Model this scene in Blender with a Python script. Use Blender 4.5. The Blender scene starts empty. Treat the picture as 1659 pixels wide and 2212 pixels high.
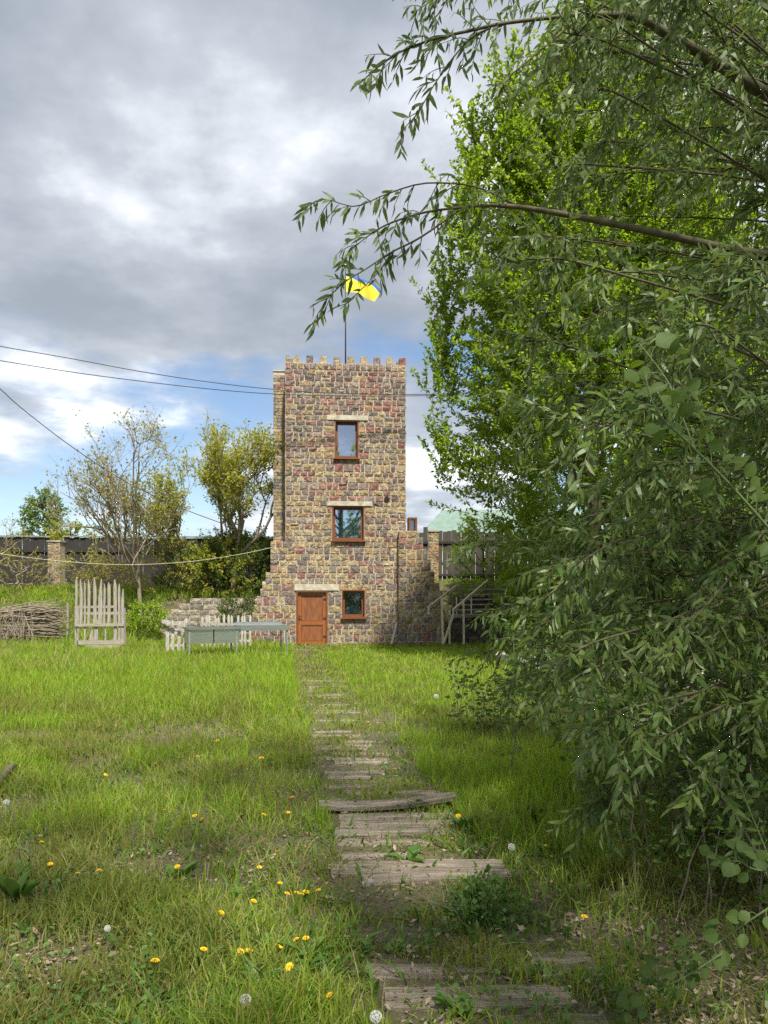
import bpy, math, random
import numpy as np
from mathutils import Vector, Matrix

# ------------------------------------------------------------------ camera, sky, sun, exposure
SC = bpy.context.scene
COL = SC.collection
EYE = 1.6                     # eye height; the image is 1659 x 2212 units, horizon on row 1290
FPX = 1662.0
cam_d = bpy.data.cameras.new('camera')
cam = bpy.data.objects.new('camera', cam_d); COL.objects.link(cam)
cam.location = (0, 0, EYE); cam.rotation_euler = (math.radians(90), 0, 0)
cam_d.sensor_fit = 'VERTICAL'; cam_d.sensor_height = 36; cam_d.sensor_width = 27
cam_d.lens = FPX / 2212 * 36
cam_d.shift_y = (1290 - 1106) / 2212
cam_d.clip_start = 0.05; cam_d.clip_end = 3000
SC.camera = cam

SUN_EL, SUN_AZ = math.radians(57), math.radians(15)      # azimuth: to the right of straight behind the camera
SUN = Vector((math.sin(SUN_AZ)*math.cos(SUN_EL), -math.cos(SUN_AZ)*math.cos(SUN_EL), math.sin(SUN_EL)))
sun_d = bpy.data.lights.new('sun', 'SUN'); sun_d.energy = 4.3; sun_d.angle = math.radians(3.0); sun_d.color = (1, .945, .85)
sun = bpy.data.objects.new('sun', sun_d); COL.objects.link(sun)
sun.rotation_euler = (-SUN).to_track_quat('-Z', 'Y').to_euler()
SC.view_settings.view_transform = 'Standard'; SC.view_settings.look = 'None'
SC.cycles.use_denoising = False
SC.view_settings.exposure = 0.95; SC.view_settings.gamma = 1.0; SC.view_settings.use_curve_mapping = False

W = bpy.data.worlds.new('World'); SC.world = W; W.use_nodes = True
def make_sky():
    nt = W.node_tree; N = nt.nodes; L = nt.links; N.clear()
    def nd(t, **k):
        n = N.new(t)
        for a, b in k.items(): setattr(n, a, b)
        return n
    def mth(op, a, b=None, c=None, clamp=False):
        n = nd('ShaderNodeMath', operation=op, use_clamp=clamp)
        for i, v in enumerate((a, b, c)):
            if v is None: continue
            if isinstance(v, (int, float)): n.inputs[i].default_value = v
            else: L.new(v, n.inputs[i])
        return n.outputs[0]
    def mrange(v, a, b, c=0., d=1.):
        n = nd('ShaderNodeMapRange', interpolation_type='SMOOTHSTEP')
        L.new(v, n.inputs[0])
        for i, q in enumerate((a, b, c, d)): n.inputs[i+1].default_value = q
        return n.outputs[0]
    def noise(vec, scale, detail, rough, loc=(0, 0, 0), sc=(1, 1, 1), dist=0.):
        m = nd('ShaderNodeMapping'); m.inputs['Location'].default_value = loc; m.inputs['Scale'].default_value = sc
        L.new(vec, m.inputs[0])
        n = nd('ShaderNodeTexNoise'); n.inputs['Scale'].default_value = scale; n.inputs['Detail'].default_value = detail
        n.inputs['Roughness'].default_value = rough; n.inputs['Distortion'].default_value = dist
        L.new(m.outputs[0], n.inputs['Vector']); return n.outputs['Fac']
    sky = nd('ShaderNodeTexSky', sky_type='NISHITA', sun_disc=False)
    sky.sun_elevation = SUN_EL; sky.sun_rotation = math.atan2(SUN.x, SUN.y); sky.ozone_density = 2.2; sky.air_density = 1.0; sky.dust_density = .6
    tc = nd('ShaderNodeTexCoord')
    sp = nd('ShaderNodeSeparateXYZ'); L.new(tc.outputs['Generated'], sp.inputs[0])
    z = mth('MAXIMUM', sp.outputs[2], 0.0)
    den = mth('ADD', z, 0.16)
    cb = nd('ShaderNodeCombineXYZ')
    L.new(mth('DIVIDE', sp.outputs[0], den), cb.inputs[0]); L.new(mth('DIVIDE', sp.outputs[1], den), cb.inputs[1])
    p = cb.outputs[0]
    # cover: a closed deck overhead that breaks up towards the horizon
    cov = mrange(z, .20, .40, -.12, .30)
    n1 = noise(p, 1.25, 9, .56, SKY_A)
    deck = mrange(mth('ADD', n1, cov), .49, .64)
    # heaped clouds low over the horizon
    cb2 = nd('ShaderNodeCombineXYZ'); L.new(sp.outputs[0], cb2.inputs[0]); L.new(sp.outputs[1], cb2.inputs[1]); L.new(mth('MULTIPLY', z, 2.6), cb2.inputs[2])
    n4 = noise(cb2.outputs[0], 3.1, 9, .58, SKY_D)
    low = mth('MULTIPLY', mrange(n4, .39, .57), mrange(z, .40, .30))
    mask = mth('MAXIMUM', deck, mth('MULTIPLY', low, .92))
    # light and dark of the deck
    n2 = noise(p, 1.15, 8, .52, SKY_B, dist=.25)
    n3 = noise(p, 4.5, 7, .55, SKY_C)
    lit = mth('ADD', mth('MULTIPLY', n2, .72), mth('MULTIPLY', n3, .28))
    lit = mrange(lit, .37, .68)
    lit = mth('MULTIPLY_ADD', mth('MULTIPLY', mrange(z, .34, .22), mrange(n4, .42, .74)), .55, lit, clamp=True)
    ramp = nd('ShaderNodeValToRGB'); L.new(lit, ramp.inputs[0])
    e = ramp.color_ramp.elements
    e[0].position = 0; e[0].color = (.205, .232, .272, 1)
    e[1].position = 1; e[1].color = (.70, .72, .75, 1)
    q = e.new(.45); q.color = (.32, .345, .385, 1)
    q = e.new(.72); q.color = (.46, .485, .525, 1)
    b1 = nd('ShaderNodeBackground'); L.new(sky.outputs[0], b1.inputs[0]); b1.inputs[1].default_value = .085
    b2 = nd('ShaderNodeBackground'); L.new(ramp.outputs[0], b2.inputs[0]); b2.inputs[1].default_value = 1.0
    mx = nd('ShaderNodeMixShader'); L.new(mask, mx.inputs[0]); L.new(b1.outputs[0], mx.inputs[1]); L.new(b2.outputs[0], mx.inputs[2])
    out = nd('ShaderNodeOutputWorld'); L.new(mx.outputs[0], out.inputs[0])
SKY_A, SKY_B, SKY_C, SKY_D = (21.569, 27.113, 0), (11.572, 38.459, 0), (5.5, 1.2, 0), (1.843, 8.469, 0)
make_sky()

# ------------------------------------------------------------------ helpers
rng = np.random.default_rng(7); random.seed(7)
def P(x, y, Y):
    return np.array(((x-829.5)/FPX*Y, Y, EYE + (1290-y)/FPX*Y))
def G(x, y, h=0.):                       # point on level ground (height h) seen at image position x, y
    Y = FPX*(EYE-h)/(y-1290)
    return np.array(((x-829.5)/FPX*Y, Y, h))
def tag(o, label=None, cat=None, group=None, kind=None):
    if label: o['label'] = label
    if cat: o['category'] = cat
    if group: o['group'] = group
    if kind: o['kind'] = kind
    return o
def empty(name, loc=(0, 0, 0), rz=0.):
    o = bpy.data.objects.new(name, None); COL.objects.link(o); o.location = loc; o.rotation_euler = (0, 0, rz); o.empty_display_size = .1
    return o
def mesh_np(name, V, polys, cols=None, smooth=False):
    me = bpy.data.meshes.new(name)
    V = np.asarray(V, np.float32)
    me.vertices.add(len(V)); me.vertices.foreach_set('co', V.ravel())
    polys = [np.asarray(p, np.int32) for p in polys if len(p)]
    loops = np.concatenate([p.ravel() for p in polys]); tot = np.concatenate([np.full(len(p), p.shape[1], np.int32) for p in polys])
    st = np.concatenate(([0], np.cumsum(tot)[:-1])).astype(np.int32)
    me.loops.add(len(loops)); me.loops.foreach_set('vertex_index', loops)
    me.polygons.add(len(tot)); me.polygons.foreach_set('loop_start', st)
    me.polygons.foreach_set('use_smooth', np.full(len(tot), bool(smooth)))
    if cols is not None:
        a = me.color_attributes.new('Col', 'FLOAT_COLOR', 'POINT')
        c = np.ones((len(V), 4), np.float32); c[:, :3] = cols; a.data.foreach_set('color', c.ravel())
    me.update(calc_edges=True)
    return me
def obj(name, me, mat=None, parent=None, loc=None, rot=None, scale=None):
    o = bpy.data.objects.new(name, me); COL.objects.link(o)
    if mat is not None and me is not None and len(me.materials) == 0: me.materials.append(mat)
    if parent: o.parent = parent
    if loc is not None: o.location = loc
    if rot is not None: o.rotation_euler = rot
    if scale is not None: o.scale = scale
    return o
class MB:
    """collects boxes, tubes and raw faces into one mesh"""
    def __init__(s): s.V = []; s.Q = []; s.T = []; s.n = 0
    def add(s, V, Q=(), T=()):
        V = np.asarray(V, float)
        if len(Q): s.Q.append(np.asarray(Q) + s.n)
        if len(T): s.T.append(np.asarray(T) + s.n)
        s.V.append(V); s.n += len(V); return s
    def box(s, x0, x1, y0, y1, z0, z1, M=None):
        V = np.array([(x, y, z) for x in (x0, x1) for y in (y0, y1) for z in (z0, z1)], float)
        if M is not None: V = V @ np.array(M)[:3, :3].T + np.array(M)[:3, 3]
        return s.add(V, [(0, 1, 3, 2), (4, 6, 7, 5), (0, 4, 5, 1), (2, 3, 7, 6), (0, 2, 6, 4), (1, 5, 7, 3)])
    def tube(s, pts, r, sides=6, cap=True):
        V, Q, T = tube(pts, r, sides, cap); return s.add(V, Q, T)
    def beam(s, a, b, w, h):
        a, b = np.asarray(a, float), np.asarray(b, float); d = b-a; L = np.linalg.norm(d); d /= L
        up = np.array((0, 0, 1.)) if abs(d[2]) < .95 else np.array((0, 1., 0))
        sd = np.cross(up, d); sd /= np.linalg.norm(sd); up = np.cross(d, sd)
        V = [p + sd*w/2*i + up*h/2*j for p in (a, b) for i in (-1, 1) for j in (-1, 1)]
        return s.add(V, [(0, 1, 3, 2), (4, 6, 7, 5), (0, 4, 5, 1), (2, 3, 7, 6), (0, 2, 6, 4), (1, 5, 7, 3)])
    def mesh(s, name, smooth=False):
        pl = []
        if s.Q: pl.append(np.concatenate(s.Q))
        if s.T: pl.append(np.concatenate(s.T))
        return mesh_np(name, np.concatenate(s.V), pl, smooth=smooth)
    def build(s, name, mat, parent=None, smooth=False, **k):
        return obj(name, s.mesh(name, smooth), mat, parent, **k)
def tube(pts, r, sides=6, cap=True):
    pts = np.asarray(pts, float); n = len(pts); r = np.broadcast_to(np.asarray(r, float), (n,))
    t = np.gradient(pts, axis=0); t /= np.linalg.norm(t, axis=1)[:, None] + 1e-9
    ref = np.array((0, 0, 1.)) if abs(t[:, 2]).mean() < .8 else np.array((1., 0, 0))
    a = np.cross(t, ref); a /= np.linalg.norm(a, axis=1)[:, None] + 1e-9; b = np.cross(t, a)
    ang = np.arange(sides)/sides*2*np.pi
    V = pts[:, None, :] + r[:, None, None]*(a[:, None, :]*np.cos(ang)[None, :, None] + b[:, None, :]*np.sin(ang)[None, :, None])
    V = V.reshape(-1, 3); i = np.arange(n-1)[:, None]*sides; j = np.arange(sides)[None]; j2 = (j+1) % sides
    Q = np.stack([i+j, i+j2, i+sides+j2, i+sides+j], -1).reshape(-1, 4)
    T = []
    if cap:
        V = np.concatenate([V, pts[:1], pts[-1:]]); c0, c1 = n*sides, n*sides+1
        for k in range(sides):
            T.append((c0, (k+1) % sides, k)); T.append((c1, (n-1)*sides+k, (n-1)*sides+(k+1) % sides))
    return V, Q, np.array(T, int).reshape(-1, 3)
def spline(pts, n=24):                    # Catmull-Rom through the points
    p = np.asarray(pts, float); p = np.concatenate([[2*p[0]-p[1]], p, [2*p[-1]-p[-2]]]); m = len(p)-3
    u = np.linspace(0, m-1e-6, n); i = u.astype(int); t = (u-i)[:, None]
    a, b, c, d = p[i], p[i+1], p[i+2], p[i+3]
    return .5*((2*b) + (c-a)*t + (2*a-5*b+4*c-d)*t*t + (3*b-a-3*c+d)*t**3)
def nrm(v): return v/(np.linalg.norm(v, axis=-1, keepdims=True)+1e-9)
def sstep(x): x = np.clip(x, 0, 1); return x*x*(3-2*x)
def vnoise(x, y, seed=0):                 # smooth value noise 0..1
    x = np.asarray(x, float); y = np.asarray(y, float)
    xi = np.floor(x).astype(np.int64); yi = np.floor(y).astype(np.int64); fx = sstep(x-xi); fy = sstep(y-yi)
    def h(a, b):
        v = (a*374761393 + b*668265263 + seed*1442695041) & 0xffffffff
        v = ((v ^ (v >> 13))*1274126177) & 0xffffffff
        return ((v ^ (v >> 16)) & 0xffff)/65535.
    return (h(xi, yi)*(1-fx)+h(xi+1, yi)*fx)*(1-fy) + (h(xi, yi+1)*(1-fx)+h(xi+1, yi+1)*fx)*fy
def fbm(x, y, seed=0, o=3): return sum(vnoise(x*2**i, y*2**i, seed+i)*.5**i for i in range(o))/sum(.5**i for i in range(o))

# leaf templates: verts (along, across, up), quads, tris
LF_DIAMOND = (np.array([(0, 0, 0), (.45, -.5, .06), (1, 0, -.05), (.45, .5, .06)]), [], [(0, 1, 2), (0, 2, 3)])
LF_LANCE = (np.array([(0, 0, 0), (.3, -.5, .02), (.3, .5, .02), (.68, -.38, -.03), (.68, .38, -.03), (1, 0, -.14)]), [(1, 3, 4, 2)], [(0, 1, 2), (3, 5, 4)])
LF_ROUND = (np.array([(0, 0, 0), (.5, 0, -.06), (1, 0, -.1), (.12, -.33, .04), (.42, -.5, .07), (.78, -.3, .0), (.12, .33, .04), (.42, .5, .07), (.78, .3, .0)]),
            [(0, 3, 4, 1), (1, 4, 5, 2), (0, 1, 7, 6), (1, 2, 8, 7)], [])
LF_ASH = (np.array([(0, 0, 0), (.35, -.5, .05), (.75, -.34, .03), (1, 0, -.08), (.75, .34, .03), (.35, .5, .05)]), [(0, 1, 2, 3), (0, 3, 4, 5)], [])
def leaf_geo(tpl, pos, d, n, L, Wd):
    t, Q, T = tpl; k = len(t); N = len(pos); d = nrm(d); sd = nrm(np.cross(n, d)); up = np.cross(d, sd)
    V = pos[:, None] + d[:, None]*(t[None, :, 0, None]*L[:, None, None]) + sd[:, None]*(t[None, :, 1, None]*Wd[:, None, None]) + up[:, None]*(t[None, :, 2, None]*L[:, None, None])
    off = (np.arange(N)*k)[:, None, None]
    Q = (np.array(Q).reshape(1, -1, 4)+off).reshape(-1, 4).astype(int) if len(Q) else np.zeros((0, 4), int)
    T = (np.array(T).reshape(1, -1, 3)+off).reshape(-1, 3).astype(int) if len(T) else np.zeros((0, 3), int)
    return V.reshape(-1, 3), Q, T

# ------------------------------------------------------------------ materials
class NT:
    def __init__(s, name):
        s.m = bpy.data.materials.new(name); s.m.use_nodes = True; s.t = s.m.node_tree; s.N = s.t.nodes; s.L = s.t.links
        s.b = s.N['Principled BSDF']; s.out = s.N['Material Output']
    def nd(s, t, **k):
        n = s.N.new(t)
        for a, b in k.items(): setattr(n, a, b)
        return n
    def set(s, sock, v):
        if hasattr(v, 'links'): s.L.new(v, sock)
        elif isinstance(v, tuple) and len(v) == 3 and sock.type == 'RGBA': sock.default_value = (*v, 1)
        else: sock.default_value = v
    def noise(s, scale, detail=5, rough=.55, coord='Object', sc=(1, 1, 1), dist=0.):
        tc = s.nd('ShaderNodeTexCoord'); mp = s.nd('ShaderNodeMapping'); mp.inputs['Scale'].default_value = sc
        if coord == 'World':
            g = s.nd('ShaderNodeNewGeometry'); s.L.new(g.outputs['Position'], mp.inputs[0])
        else: s.L.new(tc.outputs[coord], mp.inputs[0])
        n = s.nd('ShaderNodeTexNoise'); n.inputs['Scale'].default_value = scale; n.inputs['Detail'].default_value = detail
        n.inputs['Roughness'].default_value = rough; n.inputs['Distortion'].default_value = dist
        s.L.new(mp.outputs[0], n.inputs['Vector']); return n.outputs['Fac']
    def mr(s, v, a, b, c=0., d=1.):
        n = s.nd('ShaderNodeMapRange', interpolation_type='SMOOTHSTEP'); s.L.new(v, n.inputs[0])
        for i, q in enumerate((a, b, c, d)): n.inputs[i+1].default_value = q
        return n.outputs[0]
    def mix(s, f, a, b, mode='MIX'):
        n = s.nd('ShaderNodeMix', data_type='RGBA', blend_type=mode)
        s.set(n.inputs[0], f); s.set(n.inputs[6], a); s.set(n.inputs[7], b); return n.outputs[2]
    def ramp(s, v, stops, interp='LINEAR'):
        n = s.nd('ShaderNodeValToRGB'); s.L.new(v, n.inputs[0]); n.color_ramp.interpolation = interp; e = n.color_ramp.elements
        while len(e) < len(stops): e.new(.5)
        for k, (p, c) in enumerate(stops): e[k].position = p; e[k].color = (*c, 1)
        return n.outputs[0]
    def bump(s, h, st, dist=.02):
        n = s.nd('ShaderNodeBump'); n.inputs['Strength'].default_value = st; n.inputs['Distance'].default_value = dist
        s.L.new(h, n.inputs['Height']); s.L.new(n.outputs[0], s.b.inputs['Normal'])
    def island(s): return s.nd('ShaderNodeNewGeometry').outputs['Random Per Island']
    def orand(s): return s.nd('ShaderNodeObjectInfo').outputs['Random']
def basic(name, c1, c2, scale=6., rough=.8, bump=.3, sc=(1, 1, 1), metal=0., lo=.35, hi=.65, detail=6, bd=.01, coord='Object', c3=None):
    m = NT(name); n = m.noise(scale, detail, .6, coord, sc)
    c = m.mix(m.mr(n, lo, hi), c1, c2)
    if c3 is not None: c = m.mix(m.mr(m.noise(scale*.31, 4, .6, coord), .5, .68), c, c3)
    m.set(m.b.inputs['Base Color'], c); m.b.inputs['Roughness'].default_value = rough; m.b.inputs['Metallic'].default_value = metal
    if bump: m.bump(m.noise(scale*2.5, 6, .65, coord, sc), bump, bd)
    return m.m
def leaf_mat(name, stops, back=None, trans=.35, rough=.5, patch=None, gloss=.3, veins=False):
    """colour varies leaf by leaf; light passes through the blade"""
    m = NT(name); fr = m.nd('ShaderNodeMath', operation='ADD'); m.L.new(m.island(), fr.inputs[0]); m.L.new(m.orand(), fr.inputs[1])
    fc = m.nd('ShaderNodeMath', operation='FRACT'); m.L.new(fr.outputs[0], fc.inputs[0]); c = m.ramp(fc.outputs[0], stops)
    if veins:                                # pale midrib and slanting side veins, in the leaf's own coordinates
        def mt(op, a, b=None):
            n = m.nd('ShaderNodeMath', operation=op)
            for i, v in enumerate((a, b)):
                if v is None: continue
                if isinstance(v, (int, float)): n.inputs[i].default_value = v
                else: m.L.new(v, n.inputs[i])
            return n.outputs[0]
        sx = m.nd('ShaderNodeSeparateXYZ'); m.L.new(m.nd('ShaderNodeTexCoord').outputs['Object'], sx.inputs[0])
        ay = mt('ABSOLUTE', sx.outputs[1]); rib = m.mr(ay, .012, .035, 1, 0)
        sv = mt('PINGPONG', mt('MULTIPLY', mt('SUBTRACT', sx.outputs[0], mt('MULTIPLY', ay, .7)), 7.), .5); sv = m.mr(sv, .03, .12, .55, 0)
        c = m.mix(mt('MAXIMUM', rib, sv), c, m.mix(.28, c, (.30, .36, .15)))
        c = m.mix(m.mr(m.noise(3.5, 4, .6), .45, .75, 0, .5), c, m.mix(1., c, (.6, .62, .55), 'MULTIPLY'))
    if patch: c = m.mix(m.mr(m.noise(patch[0], 3, .5, 'World'), .42, .62), c, m.mix(.75, c, patch[1]))
    cf = c
    if back:
        g = m.nd('ShaderNodeNewGeometry'); cf = m.mix(g.outputs['Backfacing'], c, m.mix(.7, c, back))
    m.set(m.b.inputs['Base Color'], cf); m.b.inputs['Roughness'].default_value = rough
    m.b.inputs['Specular IOR Level'].default_value = gloss
    tr = m.nd('ShaderNodeBsdfTranslucent'); m.set(tr.inputs[0], m.mix(1., c, (1.5, 1.45, .55), 'MULTIPLY'))
    mx = m.nd('ShaderNodeMixShader'); mx.inputs[0].default_value = trans
    m.L.new(m.b.outputs[0], mx.inputs[1]); m.L.new(tr.outputs[0], mx.inputs[2]); m.L.new(mx.outputs[0], m.out.inputs[0])
    return m.m
def stone_mat(name, src):
    m = NT(name)
    if src == 'object': c = m.nd('ShaderNodeObjectInfo').outputs['Color']
    else: c = m.nd('ShaderNodeAttribute', attribute_name='Col').outputs['Color']
    n = m.noise(9, 6, .65, 'World'); c = m.mix(m.mr(n, .3, .7), m.mix(1., c, (.62, .60, .59), 'MULTIPLY'), m.mix(1., c, (1.42, 1.37, 1.29), 'MULTIPLY'))
    c = m.mix(m.mr(m.noise(30, 6, .7, 'World'), .50, .68, 0, .6), c, (.13, .11, .095))
    m.set(m.b.inputs['Base Color'], c); m.b.inputs['Roughness'].default_value = .93; m.b.inputs['Specular IOR Level'].default_value = .2
    m.bump(m.noise(13, 9, .72, 'World'), 1., .085); return m.m
MAT = {}
MAT['stone'] = stone_mat('rough stone', 'object'); MAT['stone_v'] = stone_mat('rough stone joined', 'attr')
MAT['mortar'] = basic('pale mortar', (.48, .42, .33), (.37, .32, .245), 14, .95, .5)
MAT['lintel'] = basic('cast lintel', (.50, .46, .36), (.36, .33, .25), 7, .9, .5, c3=(.27, .245, .19))
MAT['frame'] = basic('brown window frame', (.19, .066, .022), (.13, .046, .017), 6, .42, .1, (1, 1, 8))
MAT['door'] = basic('orange brown door', (.30, .10, .024), (.215, .07, .018), 5, .42, .1, (8, 8, 1))
MAT['doorpan'] = basic('door panel', (.25, .085, .025), (.15, .055, .022), 3.2, .5, .1, (3, 3, .8))
MAT['iron'] = basic('dark iron', (.03, .022, .018), (.05, .035, .025), 20, .6, .2)
MAT['dark'] = basic('dim interior', (.035, .035, .04), (.05, .05, .055), 4, .9, 0)
MAT['white'] = basic('white sheet', (.75, .77, .78), (.66, .69, .72), 8, .8, .1)
MAT['curtain'] = basic('grey blue curtain', (.42, .47, .50), (.30, .35, .38), 4, .9, .1, (12, 1, 1))
MAT['black'] = basic('hole shade', (.008, .007, .006), (.012, .01, .01), 20, .9, 0)  # near-black colour standing for the shade inside the wall hole
MAT['wood'] = basic('weathered grey wood', (.37, .33, .28), (.21, .185, .15), 7, .9, .5, (.5, 8, 8), c3=(.33, .28, .21))
MAT['woodv'] = basic('weathered grey pickets', (.37, .335, .29), (.21, .185, .155), 7, .9, .5, (8, 8, .6))
MAT['plank'] = basic('old path plank', (.42, .355, .275), (.21, .17, .13), 6, .92, 1., (.35, 9, 9), c3=(.11, .105, .05), bd=.03)
MAT['whitewood'] = basic('flaking white paint', (.47, .445, .40), (.25, .225, .19), 12, .85, .3, (3, 3, .6))
MAT['paleTimber'] = basic('pale timber', (.66, .56, .40), (.50, .41, .27), 8, .85, .3, (4, 4, 1))
MAT['darkboard'] = basic('dark tarred boards', (.013, .012, .012), (.035, .03, .027), 5, .85, .4, (9, 9, .5))
MAT['block'] = basic('grey block', (.40, .37, .32), (.28, .255, .215), 7, .95, .6, c3=(.20, .19, .13))
MAT['steel'] = basic('dull stainless steel', (.50, .52, .52), (.42, .44, .44), 5, .30, .05, (1, 9, 9), metal=.9)
MAT['galv'] = basic('galvanised tube', (.36, .37, .36), (.26, .27, .26), 8, .5, .1, metal=.6)
MAT['bark'] = basic('grey brown bark', (.16, .125, .09), (.085, .066, .048), 12, .95, .8, (3, 3, .7))
MAT['willowbark'] = basic('willow branch', (.11, .10, .045), (.06, .054, .026), 14, .85, .4)
MAT['twig'] = basic('bare twigs', (.30, .25, .19), (.19, .155, .115), 10, .9, .2)
MAT['greenstem'] = basic('green stem', (.13, .19, .06), (.10, .14, .045), 10, .6, .1)
MAT['cable'] = basic('black cable', (.02, .02, .022), (.03, .03, .032), 10, .6, 0)
MAT['rope'] = basic('pale washing line', (.55, .54, .42), (.45, .44, .32), 20, .8, 0)
MAT['yellow'] = basic('yellow cloth', (.88, .74, .05), (.82, .66, .03), 3, .8, .1)
MAT['blue'] = basic('blue cloth', (.03, .10, .36), (.025, .08, .30), 3, .8, .1)
MAT['roofgreen'] = basic('green sheet roof', (.17, .24, .20), (.13, .19, .16), 3, .5, .1)
MAT['housewall'] = basic('white render', (.72, .71, .68), (.62, .61, .58), 4, .9, .1)
MAT['petal'] = basic('dandelion yellow', (.86, .60, .015), (.82, .50, .008), 60, .7, 0)
MAT['fluff'] = basic('dandelion seed white', (.70, .70, .66), (.55, .55, .52), 90, .95, .3)
def glass_mat():
    m = NT('window glass'); gl = m.nd('ShaderNodeBsdfGlossy'); gl.inputs['Roughness'].default_value = .02; m.set(gl.inputs[0], (.75, .85, 1.))
    tr = m.nd('ShaderNodeBsdfTransparent'); m.set(tr.inputs[0], (.75, .82, .86))
    mx = m.nd('ShaderNodeMixShader'); fr = m.nd('ShaderNodeLayerWeight'); fr.inputs[0].default_value = .45
    m.L.new(m.mr(fr.outputs['Facing'], 0., 1., .42, 1.), mx.inputs[0])
    m.L.new(tr.outputs[0], mx.inputs[1]); m.L.new(gl.outputs[0], mx.inputs[2]); m.L.new(mx.outputs[0], m.out.inputs[0]); return m.m
MAT['glass'] = glass_mat()
def ground_mat():
    m = NT('soil and thatch')
    c = m.mix(m.mr(m.noise(3.2, 6, .65, 'World'), .36, .62), (.095, .075, .048), (.10, .10, .038))
    c = m.mix(m.mr(m.noise(22, 6, .7, 'World'), .50, .68), c, (.20, .165, .11))
    c = m.mix(m.mr(m.noise(60, 3, .7, 'World'), .60, .72), c, (.25, .22, .16))
    m.set(m.b.inputs['Base Color'], c); m.b.inputs['Roughness'].default_value = .97
    m.bump(m.noise(35, 8, .7, 'World'), 1., .03); return m.m
MAT['ground'] = ground_mat()
GREEN = [(0, (.110, .195, .020)), (.35, (.175, .280, .028)), (.62, (.245, .345, .038)), (.82, (.315, .355, .055)), (.94, (.32, .28, .10)), (1, (.42, .35, .19))]
LUSH = [(0, (.155, .285, .022)), (.5, (.245, .395, .030)), (.85, (.325, .425, .042)), (1, (.34, .33, .08))]
MAT['grass'] = leaf_mat('lawn blades', GREEN, trans=.45, rough=.55, patch=(.8, (.20, .20, .06)))
MAT['lush'] = leaf_mat('lush blades', LUSH, trans=.5, rough=.5)
MAT['dry'] = leaf_mat('dry straw', [(0, (.26, .20, .11)), (.5, (.36, .29, .17)), (1, (.20, .14, .07))], trans=.15, rough=.8)
MAT['litter'] = leaf_mat('dry litter', [(0, (.17, .12, .07)), (.4, (.26, .20, .13)), (.75, (.36, .30, .22)), (1, (.12, .08, .05))], trans=.1, rough=.85)
MAT['weed'] = leaf_mat('weed leaves', [(0, (.050, .120, .018)), (.6, (.085, .165, .028)), (1, (.13, .20, .05))], trans=.3, rough=.45)
MAT['willow'] = leaf_mat('willow leaves', [(0, (.058, .112, .020)), (.5, (.095, .158, .030)), (1, (.155, .212, .046))], back=(.21, .27, .135), trans=.36, rough=.45, gloss=.35)
MAT['maple'] = leaf_mat('maple leaves', [(0, (.115, .205, .018)), (.45, (.185, .295, .026)), (1, (.290, .370, .040))], trans=.55, rough=.5)
MAT['poplar'] = leaf_mat('poplar leaves', [(0, (.065, .125, .022)), (.6, (.10, .170, .032)), (1, (.15, .215, .05))], back=(.17, .23, .11), trans=.35, rough=.45)
MAT['poplarleaf'] = leaf_mat('veined poplar leaf', [(0, (.050, .105, .014)), (.6, (.080, .142, .020)), (1, (.125, .18, .032))], back=(.10, .155, .045), trans=.40, rough=.55, gloss=.2, veins=True)
MAT['sparse'] = leaf_mat('young bronze leaves', [(0, (.20, .21, .045)), (.5, (.29, .285, .065)), (1, (.36, .29, .10))], trans=.4, rough=.6)
MAT['yellowgreen'] = leaf_mat('yellow green leaves', [(0, (.20, .25, .030)), (.5, (.30, .325, .042)), (1, (.40, .37, .065))], trans=.45, rough=.6)
MAT['shrub'] = leaf_mat('shrub leaves', [(0, (.065, .115, .018)), (.5, (.10, .16, .026)), (1, (.16, .21, .04))], trans=.35, rough=.6)
MAT['far'] = leaf_mat('far tree leaves', [(0, (.10, .18, .035)), (1, (.17, .25, .055))], trans=.35, rough=.6)

# ------------------------------------------------------------------ ground
def gz(x, y):
    x = np.asarray(x, float); y = np.asarray(y, float)
    z = .05*(fbm(x*.35, y*.35, 3)-.5)
    left = sstep((-7.2-x)/1.2); midl = sstep((-3.8-x)/.5)*(1-left); right = sstep((x-1.3)/.8)
    z = z + left*sstep((y-23.6)/5.2)*1.8 + midl*sstep((y-26.75)/.35)*1.62 + (1-left-midl)*sstep((y-29.6)/3.)*1.8*(1-right) + right*sstep((y-26.6)/4.2)*2.2
    return z
def gz1(x, y): return float(gz(np.array([x]), np.array([y]))[0])
def make_ground():
    xs = np.concatenate([[-900, -300, -120, -60, -30, -20], np.arange(-15, 13.01, .3), [16, 24, 40, 80, 200, 900]])
    ys = np.concatenate([[-300, -60, -20, -8], np.arange(-3, 36.01, .3), [40, 48, 60, 90, 160, 400, 1500]])
    X, Y = np.meshgrid(xs, ys); Z = gz(X, Y)
    V = np.stack([X, Y, Z], -1).reshape(-1, 3); nx = len(xs)
    i = (np.arange(len(ys)-1)[:, None]*nx + np.arange(nx-1)[None]).ravel()
    tag(obj('ground', mesh_np('ground', V, [np.stack([i, i+1, i+1+nx, i+nx], -1)], smooth=True), MAT['ground']), kind='structure')
make_ground()

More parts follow.
